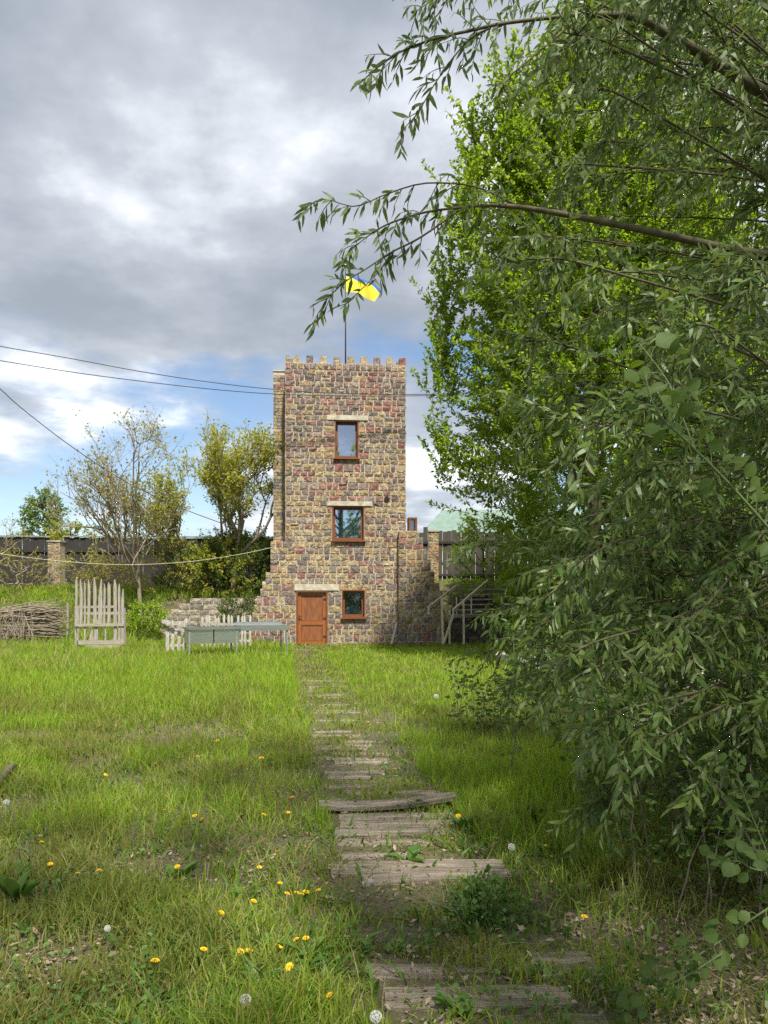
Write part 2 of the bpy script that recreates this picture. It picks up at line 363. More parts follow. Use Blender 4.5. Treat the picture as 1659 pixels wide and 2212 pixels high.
# ------------------------------------------------------------------ tower
TH = math.radians(5.2)
TOWER = empty('stone_tower', (-3.26, 25.45, 0), TH)
tag(TOWER, 'tall square stone tower with crenellated top, orange door and three windows', 'tower')
TM = Matrix.Translation((-3.26, 25.45, 0)) @ Matrix.Rotation(TH, 4, 'Z')
TW, TD, ZT = 4.0, 4.0, 9.17
YEL = [(.38, .315, .19), (.42, .35, .22), (.35, .285, .17), (.44, .375, .25), (.36, .28, .155)]
PUR = [(.215, .17, .16), (.26, .205, .19), (.185, .15, .145), (.28, .23, .21)]
RED = [(.31, .14, .125), (.28, .155, .14), (.33, .195, .17)]
GRY = [(.275, .25, .21), (.32, .29, .24), (.235, .22, .195), (.165, .155, .15)]
ORA = [(.38, .26, .145), (.36, .265, .16)]
srnd = random.Random(11)
def stone_colour(u, z):
    hi = min(1, max(0, (z-5.6)/2.6))
    red = .10 + .24*float(vnoise(np.array([u*1.1+3]), np.array([z*1.1]), 5)[0] > .66)
    w = [(.40-.22*hi), .23+.24*hi, red*1.25, .18+.10*hi, .10]
    fam = srnd.choices([YEL, PUR, RED, GRY, ORA], w)[0]; c = srnd.choice(fam); k = srnd.uniform(.85, 1.18)
    return tuple((v*.78+b*.22)*k for v, b in zip(c, (.275, .215, .155)))
def stone_template(seed):
    """rock-faced block, unit size, front towards -y, depth .12"""
    r = random.Random(seed); nx, nz = 4, 3; V = []; Q = []
    for j in range(nz):
        for i in range(nx):
            x, z = i/(nx-1)-.5, j/(nz-1)-.5; edge = i in (0, nx-1) or j in (0, nz-1)
            cor = i in (0, nx-1) and j in (0, nz-1)
            V.append((x*(.97 if cor else 1)+r.uniform(-.02, .02), (-.006 if edge else -.020)+r.uniform(-.016, .010), z*(.95 if cor else 1)+r.uniform(-.03, .03)))
    for j in range(nz-1):
        for i in range(nx-1): a = j*nx+i; Q.append((a, a+1, a+nx+1, a+nx))
    ring = [0, 1, 2, 3, 7, 11, 10, 9, 8, 4]; b = len(V)
    for k in ring: V.append((V[k][0], .10, V[k][2]))
    for k in range(len(ring)):
        k2 = (k+1) % len(ring); Q.append((ring[k2], ring[k], b+k, b+k2))
    return np.array(V), np.array(Q)
STPL = [stone_template(i) for i in range(10)]
SMESH = []
for i, (V, Q) in enumerate(STPL):
    me = mesh_np('stone', V, [Q]); me.materials.append(MAT['stone']); SMESH.append(me)
OPEN = [(.35, 1.40, 0, 1.82), (1.86, 2.65, .91, 1.85), (1.54, 2.62, 3.48, 4.64), (1.62, 2.43, 6.22, 7.49),     # openings u0 u1 z0 z1
        (.30, 1.76, 1.82, 2.04), (1.37, 2.88, 4.64, 4.80), (1.37, 2.74, 7.49, 7.66)]                                # lintels
def rows(z0, z1, keys, h):
    ks = sorted([z0]+[k for k in keys if z0 < k < z1]+[z1]); out = []
    for a, b in zip(ks[:-1], ks[1:]):
        n = max(1, round((b-a)/h)); e = [a+(b-a)*i/n for i in range(n+1)]
        for i in range(1, n): e[i] += srnd.uniform(-.03, .03)
        out += list(zip(e[:-1], e[1:]))
    return out
def cut(u0, u1, z0, z1, holes):
    iv = [(u0, u1)]
    for a, b, c, d in holes:
        if min(z1, d)-max(z0, c) < .02: continue
        nv = []
        for p, q in iv:
            if b <= p or a >= q: nv.append((p, q)); continue
            if a-p > .05: nv.append((p, a))
            if q-b > .05: nv.append((b, q))
        iv = nv
    return iv
def course(u0, u1, wmin=.14, wmax=.37):
    out = []; u = u0
    while u < u1-1e-6:
        w = srnd.uniform(wmin, wmax)
        if u1-u-w < wmin: w = u1-u
        if w > wmax*1.25: w = (u1-u)/2
        out.append((u, u+w)); u += w
    return out
stones = []       # (u, z, w, h, yfront, colour)
def lay(u0f, u1f, z0, z1, keys, holes, h=.212, yf=0.):
    for a, b in rows(z0, z1, keys, h):
        zm = (a+b)/2
        for p, q in cut(u0f(zm), u1f(zm), a, b, holes):
            for s, t in course(p, q):
                if t-s > .22 and srnd.random() < .06 and b-a > .2:
                    m = a+(b-a)*srnd.uniform(.4, .6); parts = [(s, t, a, m), (s, t, m, b)]
                else: parts = [(s, t, a, b)]
                for S, T_, A, B in parts:
                    g = .0135
                    stones.append(((S+T_)/2, (A+B)/2, T_-S-2*g*srnd.uniform(.6, 1.3), B-A-2*g*srnd.uniform(.6, 1.3), yf, stone_colour((S+T_)/2, zm)))
FLARE = [(3.45, 2.42, -.50), (2.42, 2.12, -.66), (2.12, 1.88, -.77), (1.88, 1.63, -.83), (1.63, 1.34, -.95), (1.34, 1.10, -1.03), (1.10, .72, -1.09), (.72, .36, -1.14), (.36, -.1, -1.2)]
def flare_u(z):
    if z > 3.45: return 0.
    for a, b, u in FLARE:
        if b <= z <= a: return u
    return -1.2
keys = [.91, 1.34, 1.63, 1.82, 1.86, 2.04, 2.42, 3.45, 3.48, 4.64, 4.80, 6.22, 7.49, 7.66]
keys = [.36, .72, .91, 1.10, 1.34, 1.63, 1.835, 2.04, 2.12+.12, 2.42, 3.46, 4.64, 4.80, 6.22, 7.49, 7.66]
lay(lambda z: flare_u(z), lambda z: TW, -.1, ZT, keys, OPEN, .195)
n_front = len(stones)
# buttress on the right: stepped top, stands forward of the tower front
BUT = [(3.80, 3.58, 4.42), (3.58, 3.2, 4.56), (3.2, 2.85, 4.68), (2.85, 2.46, 4.82), (2.46, 2.08, 4.95), (2.08, 1.82, 5.12), (1.82, 1.2, 5.22), (1.2, -.1, 5.28)]
def but_u(z):
    for a, b, u in BUT:
        if b <= z <= a: return u
    return 5.28
BY = -.28
def add_stone(i, parent, st, yaw=0., x0=0., y0=0.):
    u, z, w, h, yf, c = st
    o = bpy.data.objects.new('stone', SMESH[srnd.randrange(10)]); COL.objects.link(o); o.parent = parent
    o.location = (u, yf, z); o.scale = (w if srnd.random() < .5 else -w, srnd.uniform(.7, 1.25), h); o.color = (*c, 1); return o
def joined_stones(name, sts, parent, M=None):
    Vs, Qs, Cs = [], [], []; n = 0
    for u, z, w, h, yf, c in sts:
        V, Q = STPL[srnd.randrange(10)]; V = V*np.array((w, srnd.uniform(.7, 1.25), h))+np.array((u, yf, z))
        Vs.append(V); Qs.append(Q+n); n += len(V); Cs.append(np.tile(c, (len(V), 1)))
    V = np.concatenate(Vs)
    if M is not None: V = V @ np.array(M)[:3, :3].T + np.array(M)[:3, 3]
    o = obj(name, mesh_np(name, V, [np.concatenate(Qs)], np.concatenate(Cs)), MAT['stone_v'], parent); o['kind'] = 'stuff'; return o
order = sorted(range(n_front), key=lambda i: -stones[i][2]*stones[i][3])
for i in order[:300]: add_stone(i, TOWER, stones[i])
rest = [stones[i] for i in order[300:]]
# side faces
stones.clear(); lay(lambda z: 0., lambda z: TD, -.1, ZT, [], [], .215)
sideR = list(stones); stones.clear(); lay(lambda z: 0., lambda z: TD, -.1, ZT, [], [], .215); sideL = list(stones); stones.clear()
joined_stones('facing_stones', rest, TOWER)
joined_stones('side_stones', sideR, TOWER, Matrix.Translation((TW, 0, 0)) @ Matrix.Rotation(math.pi/2, 4, 'Z'))
joined_stones('side_stones', sideL, TOWER, Matrix.Translation((0, TD, 0)) @ Matrix.Rotation(-math.pi/2, 4, 'Z'))
# wall core with the openings left out
def tower_core():
    m = MB(); us = sorted({0., TW, *[v for o in OPEN[:4] for v in o[:2]]}); zs = sorted({-.3, ZT, *[v for o in OPEN[:4] for v in o[2:]]})
    for u0, u1 in zip(us[:-1], us[1:]):
        for z0, z1 in zip(zs[:-1], zs[1:]):
            um, zm = (u0+u1)/2, (z0+z1)/2
            if any(a < um < b and c < zm < d for a, b, c, d in OPEN[:4]): continue
            m.box(u0, u1, .012, .40, z0, z1)
    m.box(.012, .4, .401, TD-.012, -.3, ZT-.002); m.box(TW-.4, TW-.012, .401, TD-.012, -.3, ZT-.002)
    m.box(.402, TW-.402, TD-.4, TD-.012, -.3, ZT-.002)
    for z in (2.6, 5.5, ZT-.35): m.box(.402, TW-.402, .402, TD-.402, z, z+.2)
    m.build('wall', MAT['mortar'], TOWER)
    # flared foot on the left and set back pier above it
    f = MB()
    for a, b, u in FLARE: f.box(u+.012, -.001, .012, 1.5, b if b > 0 else -.3, a-.001)
    f.build('flared_foot', MAT['mortar'], TOWER)
tower_core()
pier = MB().box(-.45+.01, -.002, .92, 1.8, 3.45, 9.33).build('pier', MAT['mortar'], TOWER)
bme = MB().box(-.5, .5, -.02, .08, -.5, .5).mesh('brick'); bme.materials.append(MAT['stone'])
zc = 3.46; k = 0
while zc < 9.2:
    h = .115
    e = [-.45, -.225, 0.] if k % 2 else [-.45, -.34, -.11, 0.]
    for a, b in zip(e[:-1], e[1:]):
        o = bpy.data.objects.new('brick', bme); COL.objects.link(o); o.parent = pier; o.matrix_parent_inverse.identity()
        o.location = ((a+b)/2, .92, zc+h/2); o.scale = (b-a-.014, srnd.uniform(.6, 1.1), h-.016)
        c = srnd.choice(YEL+GRY+[(.36, .27, .16)]) if zc < 8.6 else srnd.choice(RED+PUR+YEL); kk = srnd.uniform(.8, 1.05)
        o.color = (*[v*kk for v in c], 1)
    zc += h; k += 1
MB().box(-.46, 0-.003, .89, 1.8, 9.331, 9.37).build('pier_cap', MAT['lintel'], TOWER)
# flare side stones (left step ends)
# parapet and merlons
par = MB()
par.box(0, TW, .0, .3, ZT+.002, ZT+.20); par.box(0, TW, TD-.3, TD, ZT+.002, ZT+.20)
par.box(0, .3, .301, TD-.301, ZT+.002, ZT+.20); par.box(TW-.3, TW, .301, TD-.301, ZT+.002, ZT+.20)
par.build('parapet', MAT['mortar'], TOWER)
for a, b in course(0, TW, .16, .26):
    add_stone(0, TOWER, ((a+b)/2, ZT+.10, b-a-.02, .175, -.004, stone_colour(2, 9)))
MX = [.055, .355, .80, 1.25, 1.70, 2.16, 2.60, 3.05, 3.47, 3.90]
def merlon(x, y, sx, sy, c, h):
    j = lambda: srnd.uniform(-.006, .006)
    V = [(a*sx/2+j(), b*sy/2+j(), q) for q in (0, h*.52, h) for a, b in ((-1, -1), (1, -1), (1, 1), (-1, 1))]
    Q = [(k+i, k+(i+1) % 4, k+4+(i+1) % 4, k+4+i) for k in (0, 4) for i in range(4)]+[(8, 9, 10, 11)]
    o = MB().add(V, Q).build('merlon', MAT['stone'], TOWER, loc=(x, y, ZT+.203)); o.color = (*c, 1)
for i, x in enumerate(MX):
    w = .215 if i else .11
    c = RED[0] if i == 9 else (YEL[i % 5] if i in (0, 1, 3, 5, 6, 8) else PUR[i % 4] if i != 4 else GRY[1])
    merlon(x, .14, w, .26, c, .245+srnd.uniform(-.01, .012))
for s in (0, 1):
    for i in range(1, 9):
        merlon(.14 if s == 0 else TW-.14, .14+i*.46, .22, .24, stone_colour(1, 9), .26)
for i, x in enumerate(MX): merlon(x, TD-.14, .21, .26, stone_colour(1, 9), .26)
# lintels
for a, b, c, d in OPEN[4:]:
    MB().box(a+.005, b-.005, -.045, .2, c+.004, d-.004).build('lintel', MAT['lintel'], TOWER)
def glass(x0, x1, z0, z1, y, parent): return MB().box(x0, x1, y, y+.006, z0, z1).build('pane', MAT['glass'], parent)
def frame_ring(m, x0, x1, z0, z1, y0, y1, w):
    m.box(x0, x0+w, y0, y1, z0, z1); m.box(x1-w, x1, y0, y1, z0, z1); m.box(x0+w, x1-w, y0, y1, z0, z0+w); m.box(x0+w, x1-w, y0, y1, z1-w, z1)
def window(k, fw=.075):
    a, b, c, d = OPEN[k]; m = MB(); frame_ring(m, a+.002, b-.002, c+.002, d-.002, -.015, .22, fw*.55)
    w = m.build('window', MAT['frame'], TOWER)
    m = MB(); frame_ring(m, a+fw*.6, b-fw*.6, c+fw*.6, d-fw*.6, .17, .235, fw*.9); m.build('sash', MAT['frame'], w)
    glass(a+fw*1.5, b-fw*1.5, c+fw*1.5, d-fw*1.5, .205, w)
    MB().box(a-.03, b+.03, -.11, .09, c-.035, c-.001).build('sill', MAT['frame'], w)
    return w, a, b, c, d
w, a, b, c, d = window(3)
MB().box(a+.16, b-.14, .30, .36, c+.12, c+.27).build('window_box', MAT['white'], w)
w, a, b, c, d = window(2)
MB().box(a+.14, b-.14, .36, .372, c+.13, d-.12).build('curtain', MAT['curtain'], w)
MB().box(a+.2, a+.52, .28, .31, c+.12, c+.20).build('paper', MAT['white'], w)
w, a, b, c, d = window(1)
MB().box(b-.30, b-.17, .225, .23, d-.40, d-.17).build('notice', MAT['white'], w)
MB().box(a+.14, b-.14, .34, .352, c+.12, c+.62).build('curtain', MAT['curtain'], w)
# door
a, b, c, d = OPEN[0]
m = MB(); fw = .055
m.box(a+.002, a+fw, -.03, .14, 0, d-.003); m.box(b-fw, b-.002, -.03, .14, 0, d-.003); m.box(a+fw, b-fw, -.03, .14, d-fw, d-.003)
dr = m.build('door', MAT['frame'], TOWER)
m = MB(); x0, x1, z0, z1 = a+fw+.006, b-fw-.006, .03, d-fw-.006; s = .10
m.box(x0, x0+s, .06, .12, z0, z1); m.box(x1-s, x1, .06, .12, z0, z1); m.box(x0+s, x1-s, .06, .12, z1-s, z1); m.box(x0+s, x1-s, .06, .12, z0, z0+s); m.box(x0+s, x1-s, .06, .12, .68, .80)
m.build('door_leaf', MAT['door'], dr)
m = MB(); frame_ring(m, x0+s+.002, x1-s-.002, .802, z1-s-.002, .068, .10, .022); frame_ring(m, x0+s+.002, x1-s-.002, z0+s+.002, .678, .068, .10, .022); m.build('beading', MAT['frame'], dr)
MB().box(x0+s+.024, x1-s-.024, .085, .11, .826, z1-s-.026).build('panel', MAT['doorpan'], dr)
MB().box(x0+s+.024, x1-s-.024, .085, .11, z0+s+.026, .654).build('panel', MAT['doorpan'], dr)
for z in (.28, .88, 1.52): MB().box(x1-.09, x1+.035, .035, .059, z, z+.05).build('hinge', MAT['iron'], dr)
m = MB().box(x0+.02, x0+.055, .045, .059, .84, 1.02); m.box(x0+.03, x0+.045, .0, .044, .95, .965); m.box(x0+.03, x0+.14, -.01, -.001, .945, .97); m.build('handle', MAT['iron'], dr)
# round wall hole: a solid black stub, inner shade put into its colour
ang = np.arange(13)/12*2*np.pi
MB().tube([(3.36, -.055, 4.88), (3.36, .0, 4.88)], .088, 12).build('wall_hole', MAT['black'], TOWER)
# buttress
BR = empty('stone_buttress', (-3.26, 25.45, 0), TH)
tag(BR, 'stepped stone buttress in tree shade at right foot of the tower', 'buttress')
stones.clear()
lay(lambda z: 3.74, but_u, -.1, 3.80, [b for a, b, u in BUT if b > 0], [], .24, BY)
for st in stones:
    c = tuple(v*.9 for v in st[5]); add_stone(0, BR, (*st[:5], c))  # stone colours darkened a little, tree shade put into the colour
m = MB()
for a, b, u in BUT: m.box(3.752, u-.012, BY+.012, 1.2, b if b > 0 else -.3, a-.001)
m.build('core', MAT['mortar'], BR)
# side stones of the buttress' left return
stones.clear(); lay(lambda z: 0., lambda z: .27, -.1, 3.78, [], [], .24)
joined_stones('return_stones', list(stones), BR, Matrix.Translation((3.745, 0, 0)) @ Matrix.Rotation(-math.pi/2, 4, 'Z'))
# side door frame over the buttress
m = MB(); frame_ring(m, 4.13, 4.42, 3.80, 4.30, .2, .62, .06); sw = m.build('side_window', MAT['frame'], BR)
MB().box(4.19, 4.36, .30, .306, 3.86, 4.24).build('pane', MAT['glass'], sw)

# flag
FL = empty('flag', (-1.345, 26.9, ZT-.1)); tag(FL, 'yellow and blue flag flying from a pole on the tower roof', 'flag')
MB().tube([(0, 0, 0), (0, 0, 4.05)], (.028, .018), 8).build('pole', MAT['iron'], FL, True)
def flag_band(name, v0, v1, mat):
    nu, nv = 26, 8; V = []
    for j in range(nv):
        for i in range(nu):
            u, v = i/(nu-1), v0+(v1-v0)*j/(nv-1)
            x = .02+1.16*u - .12*v*u + .10*(1-v)*u
            z = 3.98 - .40*u*u - .20*u - v*(.62-.16*u) + .03*math.sin(u*9+v*3)
            y = .12*math.sin(u*7.5-v*2.2)*u + (.4-v)*.5*(v < .4)
            V.append((x, y, z))
    Q = [(j*nu+i, j*nu+i+1, (j+1)*nu+i+1, (j+1)*nu+i) for j in range(nv-1) for i in range(nu-1)]
    m = MB().add(V, Q); m.build(name, mat, FL, True)
flag_band('blue_band', .12, .42, MAT['blue']); flag_band('yellow_band', .42, 1.22, MAT['yellow'])

# ------------------------------------------------------------------ timber stair at the right of the tower
ST = empty('timber_stair', tuple(P(990, 1385, 24.9)*np.array((1, 1, 0)))); tag(ST, 'rough timber stair with pale handrails beside the stone buttress', 'stair')
so = np.array(ST.location)
def sbeam(name, x0, y0, Y0, x1, y1, Y1, w=.05, h=.05, mat='paleTimber'):
    MB().beam(P(x0, y0, Y0)-so, P(x1, y1, Y1)-so, w, h).build(name, MAT[mat], ST)
sbeam('handrail', 925, 1312, 24.7, 987, 1265, 26.4, .06, .07); sbeam('handrail', 979, 1318, 24.3, 1054, 1254, 26.2, .06, .07)
sbeam('post', 926, 1308, 24.7, 925, 1327, 24.7, .06, .06)
sbeam('post', 954, 1290, 24.9, 956.5, 1392, 24.9, .07, .07); sbeam('post', 1001, 1297, 24.6, 1002, 1392, 24.6, .06, .06); sbeam('post', 971, 1318, 25, 971, 1392, 25, .06, .06)
sbeam('brace', 980, 1326, 24.4, 959, 1388, 24.3, .05, .06); sbeam('post', 979, 1315, 24.4, 979, 1332, 24.4, .05, .05)
sbeam('bearer', 966, 1332, 24.8, 1058, 1329, 25.2, .09, .09, 'wood')
for i in range(6): sbeam('step', 968+i*9, 1329-i*11, 25.0+i*.28, 1050+i*7, 1327-i*11, 25.1+i*.28, .26, .045, 'wood')
sbeam('baluster', 986, 1290, 25.2, 986, 1330, 25.2, .04, .04); sbeam('baluster', 1018, 1288, 25.2, 1018, 1330, 25.2, .04, .04)
t = tag(MB().beam(P(928, 1187, 25.6), P(992, 1257, 25.9), .06, .06).build('leaning_pole', MAT['paleTimber']), 'long pale pole slanting across the stone fence pillar', 'pole')
t = tag(MB().beam(P(857, 1345, 25.0), P(845.5, 1392, 24.6), .07, .03).build('leaning_plank', MAT['whitewood']), 'short pale plank leaning on the tower wall', 'plank')
# dim stone retaining wall behind the stair
def block_wall(name, x0, x1, y, z0, z1, bw, bh, mat, label, cat, step=None, seed=1):
    r = random.Random(seed); e = empty(name, (x0, y, z0)); tag(e, label, cat)
    V, Q = STPL[3]; me = mesh_np('block', V*np.array((1, 1.1, 1)), [Q]); me.materials.append(MAT['stone'])
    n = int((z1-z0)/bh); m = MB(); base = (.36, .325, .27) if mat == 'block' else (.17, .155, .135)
    for j in range(n):
        xs = x0 + (step(j, n) if step else 0); x = xs - (bw/2 if j % 2 and not step else 0)
        m.box(xs-x0, x1-x0, .015, .3, j*bh, (j+1)*bh-.001)
        while x < x1-.08:
            w = min(bw*r.uniform(.8, 1.15), x1-x)
            a = max(x, xs)
            if x+w-a > .07:
                o = bpy.data.objects.new('block', me); COL.objects.link(o); o.parent = e
                o.location = ((a+x+w)/2-x0, r.uniform(-.012, .01), (j+.5)*bh); o.scale = (x+w-a-.016, r.uniform(.7, 1.5), bh*r.uniform(.86, .95)); o.rotation_euler = (r.uniform(-.05, .05), r.uniform(-.03, .03), r.uniform(-.05, .05)); k_ = r.uniform(.55, 1.15); o.color = (base[0]*k_, base[1]*k_, base[2]*k_, 1)
            x += w
    m.build('core', MAT['mortar'] if mat == 'block' else MAT['ground'], e)
    return e
block_wall('retaining_wall', -7.85, -4.05, 26.55, -.15, 1.68, .43, .19, 'block', 'low retaining wall of grey blocks left of the tower', 'retaining wall', lambda j, n: (0, .0, .0, .05, .12, .3, .5, .75, 1.15)[min(j, 8)])
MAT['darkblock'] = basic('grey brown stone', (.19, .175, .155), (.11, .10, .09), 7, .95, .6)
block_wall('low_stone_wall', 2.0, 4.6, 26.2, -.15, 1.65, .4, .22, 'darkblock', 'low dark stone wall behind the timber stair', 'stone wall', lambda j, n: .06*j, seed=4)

# ------------------------------------------------------------------ perimeter fences
MAT['brownboard'] = basic('weathered brown boards', (.085, .072, .06), (.042, .036, .03), 5, .9, .4, (9, 9, .5))
def board_fence(name, x0, y0, x1, y1, zb, zt, label, bw=.2, rails=(.35, 1.75), cap=True, seed=3, mat='darkboard'):
    r = random.Random(seed); L = math.hypot(x1-x0, y1-y0); e = empty(name, (x0, y0, zb), math.atan2(y1-y0, x1-x0)); tag(e, label, 'fence')
    H = zt-zb; V, Q = [], []
    bm_ = MB().box(-.5, .5, -.011, .011, 0, 1).mesh('board'); bm_.materials.append(MAT[mat])
    n = int(L/bw)
    for i in range(n):
        o = bpy.data.objects.new('board', bm_); COL.objects.link(o); o.parent = e
        o.location = ((i+.5)*L/n, (i % 2)*.024+r.uniform(-.003, .003), 0); o.scale = (bw*(r.uniform(1.0, 1.12) if cap else r.uniform(.93, 1.0)), 1, H*(r.uniform(.985, 1.0) if cap else r.uniform(.92, 1.03))); o.rotation_euler = (0, r.uniform(-.008, .008), 0)
    for z in rails: MB().box(0, L, -.065, -.02, z, z+.09).build('rail', MAT['darkboard'], e)
    if cap: MB().box(-.02, L+.02, -.07, .06, H+.002, H+.045).build('cap', MAT['galv'], e)
    return e
FY = 30.2
board_fence('board_fence', -15.6, FY-.3, P(108, 0, FY)[0], FY, 1.62, 3.96, 'dark board fence panel at far left of the stone pillar')
board_fence('board_fence', P(138, 0, FY)[0], FY, -3.6, FY+.5, 1.62, 3.96, 'dark board fence behind the trees between pillar and tower', seed=5)
board_fence('board_fence', P(905, 0, 33)[0], 33.2, 14, 32.2, 2.0, 4.55, 'dark uneven board fence right of the tower under the trees', rails=(.5, 1.9), cap=False, seed=8, mat='brownboard')
def pillar(x, y, z0, z1, w, label, seed, mixc):
    r = random.Random(seed); e = empty('stone_pillar', (x, y, z0)); tag(e, label, 'pillar')
    MB().box(-w/2+.01, w/2-.01, -w/2+.01, w/2-.01, 0, z1-z0).build('core', MAT['mortar'], e)
    n = int((z1-z0)/.125); h = (z1-z0)/n
    for j in range(n):
        f = r.choice((.38, .5, .62))
        for a, b in ((-w/2, -w/2+w*f), (-w/2+w*f, w/2)):
            o = bpy.data.objects.new('brick', SMESH[r.randrange(10)]); COL.objects.link(o); o.parent = e
            o.location = ((a+b)/2, -w/2+.005, (j+.5)*h); o.scale = (b-a-.015, .6, h-.016); c = r.choice(mixc); o.color = (*[v*r.uniform(.8, 1.1) for v in c], 1)
    MB().box(-w/2-.02, w/2+.02, -w/2-.04, w/2+.02, z1-z0+.001, z1-z0+.05).build('cap', MAT['lintel'], e)
pillar(P(122.5, 0, FY-.25)[0], FY-.25, 1.6, 3.74, .50, 'stone gate pillar between the dark fence panels at left', 3, YEL+GRY+PUR[:2])
pillar(P(936, 0, 31)[0], 31, 2.0, 4.22, .42, 'narrow brick pillar right of the tower before dark fence', 5, ORA+ORA+YEL+[(.36, .2, .12)])

# ------------------------------------------------------------------ picket gate, white pickets, sink table, brushwood
GT = empty('picket_gate', (P(160, 0, 21.6)[0], 21.6, 0)); tag(GT, 'weathered grey picket gate panel with long pointed pickets standing in grass', 'gate')
gx0 = GT.location.x
def gp(zx, zy): return P(.5864*(250+zx/5.82), .5864*(2050+zy/5.82), 21.6)
PK = [(150, 205, 420, 1480), (250, 318, 480, 1480), (345, 385, 520, 1850), (420, 480, 485, 1480), (540, 615, 450, 1480), (560, 650, 1250, 1790), (650, 745, 480, 1480), (755, 800, 575, 1480), (795, 830, 1500, 1800), (845, 915, 555, 1480), (980, 1055, 490, 1800), (1085, 1140, 580, 1790), (1150, 1212, 690, 1860), (205, 240, 1050, 1800), (440, 560, 1560, 1790)]
prn = random.Random(5)
for x0, x1, y0, y1 in PK:
    a, b = gp(x0, y0), gp(x1, y1); w = b[0]-a[0]; h = a[2]-max(b[2], -.05); xm = (a[0]+b[0])/2-gx0; zb = max(b[2], -.05); tip = w*prn.uniform(1.2, 4.2); dx = prn.uniform(-.3, .3)*w
    y = prn.uniform(-.012, .012)
    V = [(-w/2, 0), (w/2, 0), (w/2*.95, h-tip), (dx+w*.1, h), (dx-w*.1, h), (-w/2*.9, h-tip*prn.uniform(.7, 1.1))]
    VV = [(p, y-.011, q) for p, q in V]+[(p, y+.011, q) for p, q in V]; n = 6
    m = MB(); m.add(VV, [(i, (i+1) % n, (i+1) % n+n, i+n) for i in range(n)]+[(0, 5, 2, 1), (5, 4, 3, 2), (6, 7, 8, 11), (11, 8, 9, 10)])
    m.build('picket', MAT['woodv'], GT, loc=(xm, 0, zb), rot=(0, prn.uniform(-.012, .012), 0))
for zx0, zx1, zy0, zy1, yy in ((140, 1000, 1060, 1110, .035), (330, 1150, 1195, 1250, .035), (180, 1215, 1440, 1500, -.04), (240, 1220, 1800, 1890, -.04), (380, 1190, 1900, 1985, -.045), (300, 1180, 1995, 2120, -.03)):
    a, b = gp(zx0, zy0), gp(zx1, zy1)
    MB().beam((a[0]-gx0, yy, (a[2]+b[2])/2), (b[0]-gx0, yy, (a[2]+b[2])/2+.012), .028, a[2]-b[2]).build('rail', MAT['wood'], GT)
for x in (150, 1195):
    a = gp(x, 1100); MB().box(a[0]-gx0-.03, a[0]-gx0+.03, .06, .12, -.1, a[2]).build('post', MAT['woodv'], GT)

def picket_run(name, pts, label, Y, top, z0, seed, w=.065, rails=(.25, .6), tilt=0.):
    r = random.Random(seed); e = empty(name, (pts[0], Y, 0)); tag(e, label, 'picket fence', None)
    for x in pts:
        h = top*r.uniform(.93, 1.04)
        V = [(-w/2, 0), (w/2, 0), (w/2, h-.05), (0, h), (-w/2, h-.05)]; VV = [(p, -.01, q) for p, q in V]+[(p, .01, q) for p, q in V]; n = 5
        MB().add(VV, [(i, (i+1) % n, (i+1) % n+n, i+n) for i in range(n)]+[(0, 4, 2, 1), (5, 6, 7, 9)], [(4, 3, 2), (9, 7, 8)]).build('picket', MAT['whitewood'], e, loc=(x-pts[0], 0, z0), rot=(0, r.uniform(-.05, .05)+tilt, 0))
    for z in rails: MB().box(-.06, pts[-1]-pts[0]+.06, .012, .035, z, z+.06).build('rail', MAT['whitewood'], e)
    return e
px = lambda v, Y: (v-829.5)/FPX*Y
picket_run('white_picket_fence', [px(v, 22.4) for v in (437, 446, 455, 464, 474, 484, 494, 503, 512, 522, 531, 540)], 'short white picket fence standing behind the steel sink table', 22.4, 1.08, 0, 3, rails=(.3, .78))
picket_run('broken_picket_fence', [px(v, 20.6) for v in (362, 373, 386, 397)], 'broken white picket panel at left end of sink table', 20.6, 1.02, 0, 4, w=.09, rails=(.28, .70), tilt=.03)
tag(MB().beam(P(350, 1342, 20.5), P(402, 1350, 20.4), .03, .10).build('loose_board', MAT['whitewood']), 'loose pale board lying across the white picket panel', 'board')

a, b = P(405, 1358, 19.0), P(625, 1345, 20.1); TL = math.hypot(b[0]-a[0], b[1]-a[1]); ta = math.atan2(b[1]-a[1], b[0]-a[0])
TB = empty('sink_table', (a[0], a[1], 0), ta); tag(TB, 'stainless steel double sink table on tubular legs in the grass', 'sink table'); TZ = .86; DP = .62
def leg(x, y): MB().box(x-.02, x+.02, y-.02, y+.02, -.1, TZ-.04).build('leg', MAT['galv'], TB)
for x in (.05, TL*.47, TL-.05):
    leg(x, .04); leg(x, DP-.04)
m = MB(); m.box(TL*.505, TL, 0, DP, TZ-.03, TZ+.01); m.box(TL*.505, TL, -.012, -.001, TZ-.12, TZ+.012); m.box(TL-.002, TL+.01, 0, DP, TZ-.12, TZ+.01); m.box(TL*.505, TL, DP-.01, DP, TZ+.011, TZ+.09); m.build('worktop', MAT['steel'], TB)
m = MB()
for x0, x1 in ((.03, TL*.25-.015), (TL*.25+.015, TL*.5)):
    m.box(x0, x1, .03, .04, TZ-.42, TZ-.07); m.box(x0, x1, DP-.06, DP-.05, TZ-.42, TZ-.07); m.box(x0, x0+.01, .041, DP-.061, TZ-.42, TZ-.07); m.box(x1-.01, x1, .041, DP-.061, TZ-.42, TZ-.07); m.box(x0+.011, x1-.011, .041, DP-.061, TZ-.42, TZ-.41)
m.build('basin', MAT['steel'], TB)
m = MB(); m.box(0, TL*.502, -.012, .05, TZ-.068, TZ-.01); m.box(0, TL*.502, DP-.09, DP, TZ-.068, TZ-.01); m.box(0, .05, .051, DP-.091, TZ-.068, TZ-.012); m.box(TL*.24, TL*.26, .051, DP-.091, TZ-.068, TZ-.012); m.build('rim', MAT['steel'], TB)
